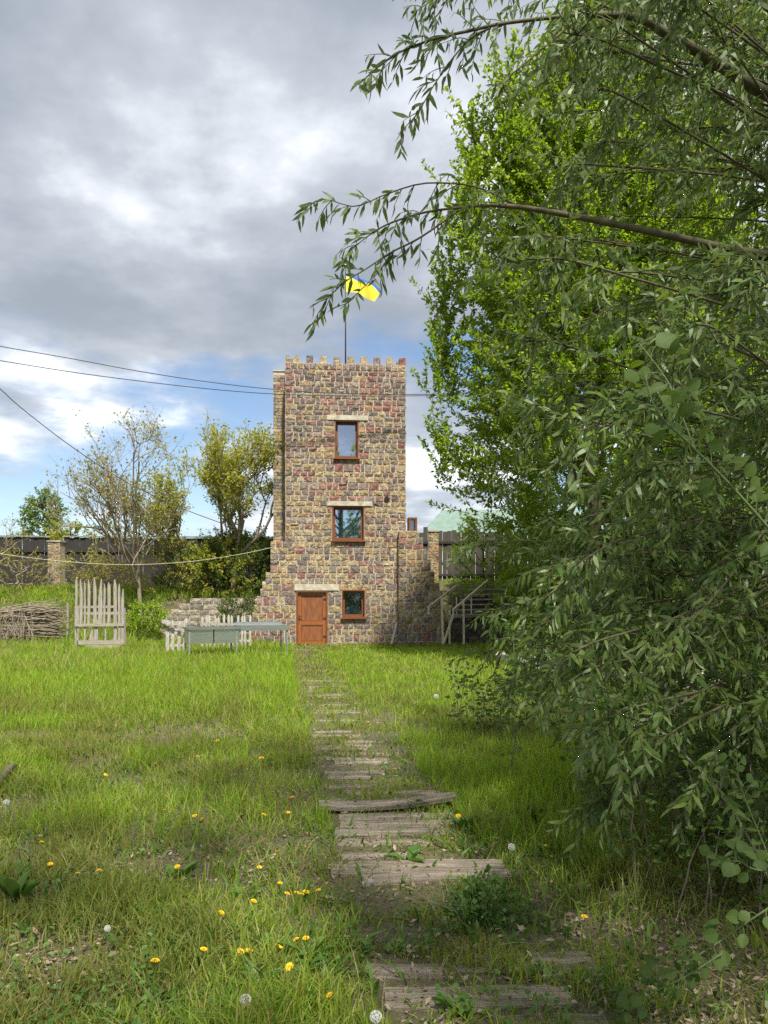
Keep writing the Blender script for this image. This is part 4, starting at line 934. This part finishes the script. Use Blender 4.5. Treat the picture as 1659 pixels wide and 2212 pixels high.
def thicket(name, label, cx, cy, n, H, R, seed, lm, Lr):
    r = np.random.default_rng(seed); e = empty(name, (cx, cy, 0)); tag(e, label, 'thicket'); m = MB(); Vs = []; Ps, Ds, Ns, Ls = [], [], [], []
    for i in range(n):
        a = np.array((r.normal(0, R*.35), r.normal(0, R*.35), -.05)); h = H*r.uniform(.5, 1.05); lean = r.normal(0, .28, 2); t = np.linspace(0, 1, 8)[:, None]
        s = a+np.concatenate([lean[0]*h*t*(.4+.6*t), lean[1]*h*t*(.4+.6*t), h*t-.12*h*t**3], 1)+r.normal(0, .015, (8, 3))*t
        V, Q, T = tube(s, np.linspace(.007, .002, 8), 3, False); m.add(V, Q)
        k = int(h/.017); f = r.uniform(.12, 1, k); p = np.stack([np.interp(f, t[:, 0], s[:, c]) for c in range(3)], -1)
        sd = rand_dir(r, k)*np.array((1, 1, .35)); p = p+sd*r.uniform(.02, .13, k)[:, None]; Ps.append(p); Ds.append(nrm(sd+np.array((0, 0, .1)))); Ns.append(nrm(rand_dir(r, k)*.8+np.array((0, 0, 1.)))); Ls.append(r.uniform(*Lr, k))
    Ps, Ds, Ns, Ls = map(np.concatenate, (Ps, Ds, Ns, Ls)); m.build('stem', MAT['twig'], e, True)['kind'] = 'stuff'
    V, Q, T = leaf_geo(LF_ROUND, Ps, Ds, Ns, Ls, Ls*.75); c = obj('foliage', mesh_np('foliage', V, [Q, T]), MAT[lm], e); c['kind'] = 'stuff'
thicket('sapling_thicket', 'thicket of leafy saplings filling the lower right corner', 2.05, 4.1, 40, 1.5, 1.1, 81, 'poplar', (.035, .06))
thicket('sapling_thicket', 'taller leafy saplings under the willow at right middle', 2.6, 6.0, 46, 2.0, 1.5, 82, 'poplar', (.04, .065))
thicket('sapling_thicket', 'small pale saplings at edge of the lawn under the willow', 1.35, 9.0, 14, 1.15, 1.0, 83, 'poplar', (.05, .075))
thicket('sapling_thicket', 'green undergrowth along the rubble at the right of the lawn', 3.3, 12.5, 40, 1.5, 2.2, 84, 'poplar', (.06, .09))
# rubble along the right edge of the lawn
RB = empty('rubble_heap', (4.2, 14.5, 0)); tag(RB, 'heap of grey broken stones half hidden behind willow leaves', 'rubble')
rr = np.random.default_rng(9)
rub = []
for k in range(6):
    v = nrm(rr.normal(size=(14, 3))); import bmesh
    bm = bmesh.new(); [bm.verts.new(x*np.array((1, .8, .6))*rr.uniform(.8, 1.1)) for x in v]; bmesh.ops.convex_hull(bm, input=bm.verts); me = bpy.data.meshes.new('stone'); bm.to_mesh(me); bm.free(); me.polygons.foreach_set('use_smooth', np.zeros(len(me.polygons), bool)); me.materials.append(MAT['block']); rub.append(me)
for i in range(60):
    t = rr.uniform(-1, 1); p = np.array((.35*t*3+rr.normal(0, .3), -t*3.6, 0)); s = rr.uniform(.12, .34); o = bpy.data.objects.new('stone', rub[i % 6]); COL.objects.link(o); o.parent = RB
    o.location = (p[0], p[1], s*.3+rr.uniform(0, .25)); o.scale = (s, s, s); o.rotation_euler = tuple(rr.uniform(-.5, .5, 3)*np.array((1, 1, 6)))

# ------------------------------------------------------------------ plank path
PA = empty('plank_path', (0, 0, 0)); PA['kind'] = 'structure'
def path_x(Y): return .885-.146*Y+.0012*np.maximum(0, Y-8)**2*.6
pr = random.Random(17); plank_rects = []
def plank(Y, w, L, off=0., yaw=0., z=.02, tilt=0., bend=0., roll=0.):
    nx = 9; V = []; e0, e1 = pr.uniform(-.03, .03), pr.uniform(-.03, .03); h = .03
    for i in range(nx):
        t = i/(nx-1)-.5; x = t*L; zz = bend*(t*t*4-.0)+pr.uniform(-.003, .003); y0 = -w/2+pr.uniform(-.007, .007); y1 = w/2+pr.uniform(-.007, .007)
        if i == 0: y0 += abs(e0); x += e0
        if i == nx-1: y1 -= abs(e1); x += e1
        V += [(x, y0, zz), (x, y1, zz), (x, y1, zz+h), (x, y0, zz+h)]
    Q = []
    for i in range(nx-1):
        a = i*4; b = a+4
        for k in range(4): Q.append((a+k, b+k, b+(k+1) % 4, a+(k+1) % 4))
    Q += [(0, 1, 2, 3), (nx*4-1, nx*4-2, nx*4-3, nx*4-4)]
    m = MB().add(V, Q); xx = float(path_x(Y))+off
    m.build('plank', MAT['plank'], PA, loc=(xx, Y, gz1(xx, Y)+z-.026), rot=(roll, tilt, yaw+.02))
# the clear boards of the foreground, measured one by one: distance, width, length, offset
for Y, w, L, off, yaw, z in ((2.86, .15, .62, .05, .05, .0), (3.05, .16, .75, -.05, .03, .01), (3.27, .13, .30, -.32, -.05, .0), (3.36, .17, .62, .25, .06, .005),
                          (4.36, .13, .90, .08, .09, .022), (4.52, .20, 1.02, -.02, .03, .02), (4.76, .10, .5, -.22, .07, .008), (5.02, .13, .62, -.13, -.04, .01),
                          (5.22, .15, .86, -.04, .02, .02), (5.40, .17, .84, .0, .01, .02), (5.58, .15, .80, .02, .02, .02)):
    plank(Y, w, L, off, yaw, z)
plank(5.83, .13, 1.05, .02, .13, .055, -.03, .035, .10)
Y = 6.12
while Y < 23.5:
    w = pr.uniform(.11, .18)
    if pr.random() > np.interp(Y, [6, 8, 10, 14, 20], [.2, .3, .5, .72, .85]): plank(Y, w, pr.uniform(.38, .92), pr.uniform(-.18, .12), pr.uniform(-.10, .10), pr.uniform(-.008, .018), pr.uniform(-.02, .02))
    Y += w+pr.uniform(.015, .09)
tag(MB().tube(spline([G(-60, 1745), G(-10, 1712)+np.array((0, 0, .06)), G(22, 1680)+np.array((0, 0, .09)), G(34, 1664)+np.array((0, 0, .05))], 10), (.03, .035, .035, .035, .03, .03, .03, .025, .02, .015), 7).build('dead_branch', MAT['bark'], None, True), 'grey dead branch lying in grass at the left edge', 'branch')

# ------------------------------------------------------------------ grass and ground cover
gr = np.random.default_rng(101)
def blades(name, x, y, h, w, mat, label, lean=.35, seg=3, cat='grass', dirx=None):
    n = len(x); z = gz(x, y); az = gr.uniform(0, 2*np.pi, n); face = gr.uniform(0, 2*np.pi, n)
    ln = np.abs(gr.normal(0, lean, n))+.08; ld = np.stack([np.cos(az), np.sin(az)], -1); fd = np.stack([np.cos(face), np.sin(face)], -1)
    ts = np.linspace(0, 1, seg+1); V = np.zeros((n, 2*seg+1, 3)); 
    for i, t in enumerate(ts):
        c = np.stack([x+ld[:, 0]*h*ln*t*t*1.1, y+ld[:, 1]*h*ln*t*t*1.1, z-.01+h*t*(1-.35*np.minimum(ln, 1.2)*t)], -1)
        ww = w*(1-.15*t if t < .5 else 1.05-.75*(t-.35))
        if i < seg:
            V[:, 2*i, :] = c; V[:, 2*i+1, :] = c; V[:, 2*i, :2] -= fd*ww[:, None]/2; V[:, 2*i+1, :2] += fd*ww[:, None]/2
        else: V[:, 2*i, :] = c
    off = (np.arange(n)*(2*seg+1))[:, None]
    Q = np.concatenate([off+np.array([[2*i, 2*i+1, 2*i+3, 2*i+2]]) for i in range(seg-1)]); T = off+np.array([[2*seg-2, 2*seg-1, 2*seg]])
    o = obj(name, mesh_np(name, V.reshape(-1, 3), [Q, T]), MAT[mat]); tag(o, label, cat, kind='stuff'); return o
def scatter(n, y0, y1, p=-.6, xl=.60, xr=.62, pad=1.2):
    u = gr.uniform(size=n); e = p+1.; y = (y0**e+u*(y1**e-y0**e))**(1/e); x = gr.uniform(-1, 1, n); x = np.where(x < 0, x*(xl*y+pad), x*(xr*y+pad)); return x, y
def on_path(x, y): return np.abs(x-path_x(y)) < .47
def in_tower(x, y):
    dx, dy = x+3.26, y-25.45; u = dx*math.cos(TH)+dy*math.sin(TH); v = -dx*math.sin(TH)+dy*math.cos(TH)
    return ((u > -1.2) & (u < 5.5) & (v > -.02) & (v < 4.2)) | ((u > 3.7) & (u < 5.55) & (v > -.32) & (v < 1.3))
# overgrown share of the path along its length
def path_keep(x, y):
    k = np.interp(y, [2.7, 3.2, 3.45, 3.6, 4.2, 4.3, 5.7, 5.95, 6.2, 8.2, 9.0, 12, 16, 25], [.6, .6, .95, 1., 1., .26, .20, .6, .62, .7, .9, 1., 1., 1.])
    return k*np.where(fbm(x*3.3, y*5, 77) > .5, 1.9, .4)*(1+1.3*sstep((x-path_x(y)-.05)/.35))
def thin(x, y, extra=1.):
    n = len(x); f = fbm(x*1.5, y*1.5, 12); keep = np.clip(.45+1.6*(f-.25), .35, 1)
    bare = fbm(x*.9+4, y*.9, 31); keep *= np.clip((bare-.24)*8, .30, 1)
    dirt = sstep((x-path_x(y)-.15)/.35)*sstep((4.6-y)/.5); keep *= 1-.55*dirt
    mid = sstep((.75-np.abs(x-path_x(y)))/.2)*sstep((y-3.5)/.1)*sstep((4.35-y)/.1); keep *= 1-.35*mid
    keep = np.where(on_path(x, y), np.minimum(keep, 1)*path_keep(x, y), keep)
    return (gr.uniform(size=n) < keep*extra) & ~in_tower(x, y)
# lawn
x, y = scatter(370000, 2.5, 29.5); k = thin(x, y); x, y = x[k], y[k]
tuft = fbm(x*2.2, y*2.2, 5); far = sstep((y-8.5)/3.); leftf = sstep((path_x(y)-.4-x)/1.)
h = (.065+.17*np.clip((tuft-.28)*2, 0, 1.2))*(1-far) + far*(.13+.17*leftf)*(.6+.8*tuft)
h *= np.where(on_path(x, y), np.interp(y, [5, 7, 10, 16], [.55, .55, .65, .85]), 1)*gr.uniform(.55, 1.25, len(x)); w = np.maximum(.0058, .00095*y)*gr.uniform(.6, 1.45, len(x))
kk = (y < 12) | (gr.uniform(size=len(y)) < .72); x, y, h, w = x[kk], y[kk], h[kk], np.where(y < 12, 1, 1.2)[kk]*w[kk]; nf = y < 7.5
blades('lawn_grass', x[nf], y[nf], h[nf], w[nf], 'grass', 'short patchy meadow grass around the near plank path', .5)
blades('meadow_grass', x[~nf], y[~nf], h[~nf], w[~nf], 'grass', 'meadow grass in the middle distance before the tower', .45, 2)
# lush patches: right of the path, left meadow in the sun, tufts
x, y = scatter(240000, 3.0, 33, -.45); t = fbm(x*1.3, y*1.3, 55)
rightp = np.exp(-((x-path_x(y)-1.0)/.55)**2)*np.exp(-((y-6.3)/1.2)**2)*1.4; leftm = sstep((y-9.5)/3.)*.62; tf = sstep((t-.60)/.08)*.8
k = (gr.uniform(size=len(x)) < np.clip(rightp+leftm*np.where(x < path_x(y), 1, .55)+tf, 0, 1)) & ~on_path(x, y) & ~in_tower(x, y) & ~((x > path_x(y)) & (y < 4.6)); x, y = x[k], y[k]
far = sstep((y-8)/4.); left = sstep((path_x(y)-x)/.5)
h = (.20+.13*far*left)*(.55+.9*fbm(x*2, y*2, 8))*gr.uniform(.6, 1.25, len(x)); h = np.where((y > 23.2) & (x > -4.2) & (x < 2.5), h*.55, h)
blades('lush_grass', x, y, h, np.maximum(.005, .0009*y)*gr.uniform(.7, 1.3, len(x)), 'lush', 'tall lush green grass in sunny patches of the meadow', .38, 2)
# broad weed leaves standing among the blades
x, y = scatter(15000, 2.6, 11, -.7); k = thin(x, y) & (fbm(x*2.1+9, y*2.1, 63) > .44); x, y = x[k], y[k]
blades('broad_weeds', x, y, gr.uniform(.06, .15, len(x)), gr.uniform(.012, .024, len(x)), 'weed', 'broad dandelion and plantain leaves scattered in the grass', .8, 3, 'weeds')
# dry stalks
x, y = scatter(14000, 2.6, 27, -.5); k = ~in_tower(x, y) & (gr.uniform(size=len(x)) < np.where(on_path(x, y), .3, .55+.45*(x < -.45*y))); x, y = x[k], y[k]
h = np.where((y > 15) & (x < -4), .45, .13)*gr.uniform(.5, 1.4, len(x)); blades('dry_stalks', x, y, h, np.maximum(.003, .0005*y), 'dry', 'dry straw coloured stalks scattered through the grass', .9)
# litter on bare soil and small broad leaves
def flat_leaves(name, x, y, L, asp, mat, label, up, zoff, cat):
    n = len(x); d = rand_dir(gr, n)*np.array((1, 1, .35)); nr = nrm(rand_dir(gr, n)*up+np.array((0, 0, 1.))); p = np.stack([x, y, gz(x, y)+zoff], -1)
    V, Q, T = leaf_geo(LF_DIAMOND if cat == 'litter' else LF_ASH, p, nrm(d), nr, L, L*asp); tag(obj(name, mesh_np(name, V, [Q, T]), MAT[mat]), label, cat, kind='stuff')
x, y = scatter(26000, 2.5, 12, -.9); dirt = (sstep((x-path_x(y)+.3)/.4)*sstep((4.9-y)/.6) > .2) | (fbm(x*.9+4, y*.9, 31) < .38) | on_path(x, y)
k = dirt & (gr.uniform(size=len(x)) < np.where(on_path(x, y), .45, .9)); x, y = x[k], y[k]
flat_leaves('leaf_litter', x, y, gr.uniform(.012, .05, len(x)), .45, 'litter', 'dry leaves and bark crumbs on the bare soil', .7, gr.uniform(.004, .04, len(x)), 'litter')
x, y = scatter(44000, 2.5, 14, -.8); k = thin(x, y, .9) & (fbm(x*2.6, y*2.6, 91) > .46); x, y = x[k], y[k]
flat_leaves('clover', x, y, gr.uniform(.014, .036, len(x)), .8, 'weed', 'low clover and small broad leaves between the grass blades', .5, gr.uniform(.02, .085, len(x)), 'ground cover')

# ------------------------------------------------------------------ broad-leaved weeds
wme = mesh_np('leaf', LF_ROUND[0]*np.array((1, .42, 1.6)), [np.array(LF_ROUND[1])], smooth=True); wme.materials.append(MAT['weed'])
def weed(p, n, L, label, upright=.5, seed=0):
    r = np.random.default_rng(seed); e = empty('broadleaf_weed', (p[0], p[1], gz1(p[0], p[1]))); tag(e, label, 'weed', None)
    for i in range(n):
        az = i*2.4+r.uniform(0, .8); d = np.array((math.cos(az), math.sin(az), upright*r.uniform(.5, 1.6))); n_ = np.array((-math.cos(az)*.6, -math.sin(az)*.6, 1.))
        place_leaf(wme, np.array((0, 0, .01))+.01*d, d, n_, L*r.uniform(.6, 1.2), e)
weed(G(880, 1862), 4, .16, 'broad dock leaves sprouting between planks of the path', .45, 1)
weed(G(1000, 1795), 10, .13, 'spiky dandelion rosette on the right end of the path boards', .9, 2)
weed(G(1140, 1770), 9, .15, 'leafy rosette at the edge of tall grass right of the path', .8, 3)
weed(G(930, 1742), 7, .12, 'low rosette behind the lifted path board', .5, 4)
weed(G(660, 2085), 12, .14, 'rosette of light green leaves below the dandelions', .7, 5)
weed(G(985, 2195), 9, .09, 'bright green leaf tuft at the bottom beside the path', .6, 6)
weed(G(390, 1905), 9, .12, 'leafy rosette in the grass left of the path', .8, 7)
weed(G(560, 2150), 9, .12, 'leafy rosette beside the large seed head', .8, 8)
weed(G(30, 1960), 9, .16, 'tall leaf tuft at the left edge of the grass', 1.3, 9)
cl = empty('leafy_clump', tuple(G(1045, 1985))); tag(cl, 'tall clump of small green leaves at the broken plank ends', 'weed')
r = np.random.default_rng(5); n = 620; a = r.normal(0, .085, (n, 2)); z = r.uniform(.02, .26, n)*(1-np.minimum(1, np.hypot(a[:, 0], a[:, 1])*3)); pp = np.stack([a[:, 0]*(1+z), a[:, 1], z], -1)
L = r.uniform(.018, .036, n); V, Q, T = leaf_geo(LF_ASH, pp, rand_dir(r, n, .3), nrm(rand_dir(r, n)+np.array((0, 0, 1.))), L, L*.75); obj('foliage', mesh_np('foliage', V, [Q, T]), MAT['weed'], cl)['kind'] = 'stuff'
m = MB()
for i in range(26):
    a = r.normal(0, .06, 2); m.tube([(a[0]*.5, a[1]*.5, -.02), (a[0]*1.1, a[1]*1.1, r.uniform(.12, .24))], .0022, 3, False)
m.build('stem', MAT['greenstem'], cl)

# ------------------------------------------------------------------ dandelions
def flower_head():
    m = MB(); 
    for ring, (R, n, zt) in enumerate(((1., 15, .10), (.8, 13, .28), (.52, 9, .42), (.25, 6, .5))):
        for i in range(n):
            a = i/n*2*np.pi+ring*.3; w = .17; c, s = math.cos(a), math.sin(a)
            m.add([(0, 0, .05), (c*R*.7-s*w*R, s*R*.7+c*w*R, zt*.8+.05), (c*R, s*R, zt), (c*R*.7+s*w*R, s*R*.7-c*w*R, zt*.8+.05)], [(0, 3, 2, 1)])
    me = m.mesh('flower_head'); me.materials.append(MAT['petal']); return me
fme = flower_head(); stem_me = MB().tube([(0, 0, -.02), (.004, 0, .5), (0, 0, 1.)], .0018, 5).mesh('stem'); stem_me.materials.append(MAT['greenstem'])
DL = [(215, 1570), (335, 1648), (228, 1672), (575, 1697), (565, 1635), (512, 1578), (525, 1728), (355, 1748), (420, 1760), (437, 1768), (570, 1757), (622, 1752), (630, 1720), (108, 1868), (168, 1888), (215, 1882), (383, 1873),
      (478, 1975), (620, 1933), (641, 1931), (652, 1934), (661, 1929), (688, 1925), (548, 1950), (605, 1910), (520, 2060), (537, 2058), (610, 2045), (640, 2033), (661, 2030), (625, 2093), (335, 2080), (440, 2055), (712, 2155), (532, 2178), (428, 1632), (470, 1600), (300, 1600), (600, 1840), (560, 1875), (90, 1820)]
DR = [(720, 1547), (1075, 1551), (1145, 1620), (1180, 1825), (1262, 1978), (1055, 1635), (850, 1660), (1160, 1625), (990, 1760), (795, 1560)]
drn = random.Random(3)
def dandelion(q, label, group):
    h = drn.uniform(.06, .10); p = G(q[0], q[1], h); e = empty('dandelion', (p[0], p[1], gz1(p[0], p[1]))); tag(e, label, 'dandelion', group)
    s = bpy.data.objects.new('stem', stem_me); COL.objects.link(s); s.parent = e; s.scale = (1, 1, h)
    f = bpy.data.objects.new('flower_head', fme); COL.objects.link(f); f.parent = e; f.location = (0, 0, h); k = drn.uniform(.015, .022)*(1 if q[1] > 1800 else 1.25); f.scale = (k, k, k); f.rotation_euler = (drn.uniform(-.1, .6), drn.uniform(-.3, .3), drn.uniform(0, 6))
ORD = ['first', 'second', 'third', 'fourth', 'fifth', 'sixth', 'seventh', 'eighth', 'ninth', 'tenth', 'eleventh', 'twelfth', 'thirteenth', 'fourteenth', 'fifteenth', 'sixteenth', 'seventeenth', 'eighteenth']
for lst, lo, hi, where in ((DL, 1500, 1690, 'far grass left of the path'), (DL, 1690, 1800, 'grass left of the lifted path board'), (DL, 1800, 2000, 'middle grass left of the broken planks'), (DL, 2000, 2212, 'nearest grass left of the path'), (DR, 1500, 1700, 'far lawn on or right of the path'), (DR, 1700, 2212, 'near grass right of the path')):
    row = sorted(q for q in lst if lo <= q[1] < hi)
    for i, q in enumerate(row): dandelion(q, 'yellow dandelion, %s from left in the %s' % (ORD[i], where), 'dandelions in the grass')
def puff():
    r = np.random.default_rng(2); n = 150; d = rand_dir(r, n); m = MB()
    for v in d:
        a = np.cross(v, (0, 0, 1.)) if abs(v[2]) < .9 else np.cross(v, (1., 0, 0)); a = a/np.linalg.norm(a); b = np.cross(v, a); c = v
        m.add([v*.25-a*.012, v*.25+a*.012, v*.8], [], [(0, 1, 2)])
        for k in range(5):
            t = k/5*2*np.pi; e = a*math.cos(t)+b*math.sin(t); e2 = a*math.cos(t+.5)+b*math.sin(t+.5); m.add([v*.8, v*1.0+e*.2, v*1.0+e2*.2], [], [(0, 1, 2)])
    me = m.mesh('seed_head'); me.materials.append(MAT['fluff']); return me
pme = puff()
for (x, y), lab, sz in (((14, 1731), 'white dandelion seed head at the left edge of the grass', .022), ((530, 2165), 'large white dandelion seed head low in the foreground grass', .021), ((812, 2203), 'white seed head at the bottom edge beside the path', .021), ((1105, 1828), 'white seed head right of the broken planks', .021), ((942, 1505), 'distant small white seed head in the lawn', .035), ((800, 1905), 'faint seed head low between the path boards', .014), ((232, 2010), 'faded seed head in the left foreground grass', .014)):
    h = .13 if y > 1800 else .16; p = G(x, y, h); e = empty('dandelion_clock', (p[0], p[1], gz1(p[0], p[1]))); tag(e, lab, 'seed head')
    s = bpy.data.objects.new('stem', stem_me); COL.objects.link(s); s.parent = e; s.scale = (1, 1, h)
    f = bpy.data.objects.new('seed_head', pme); COL.objects.link(f); f.parent = e; f.location = (0, 0, h); f.scale = (sz, sz, sz)
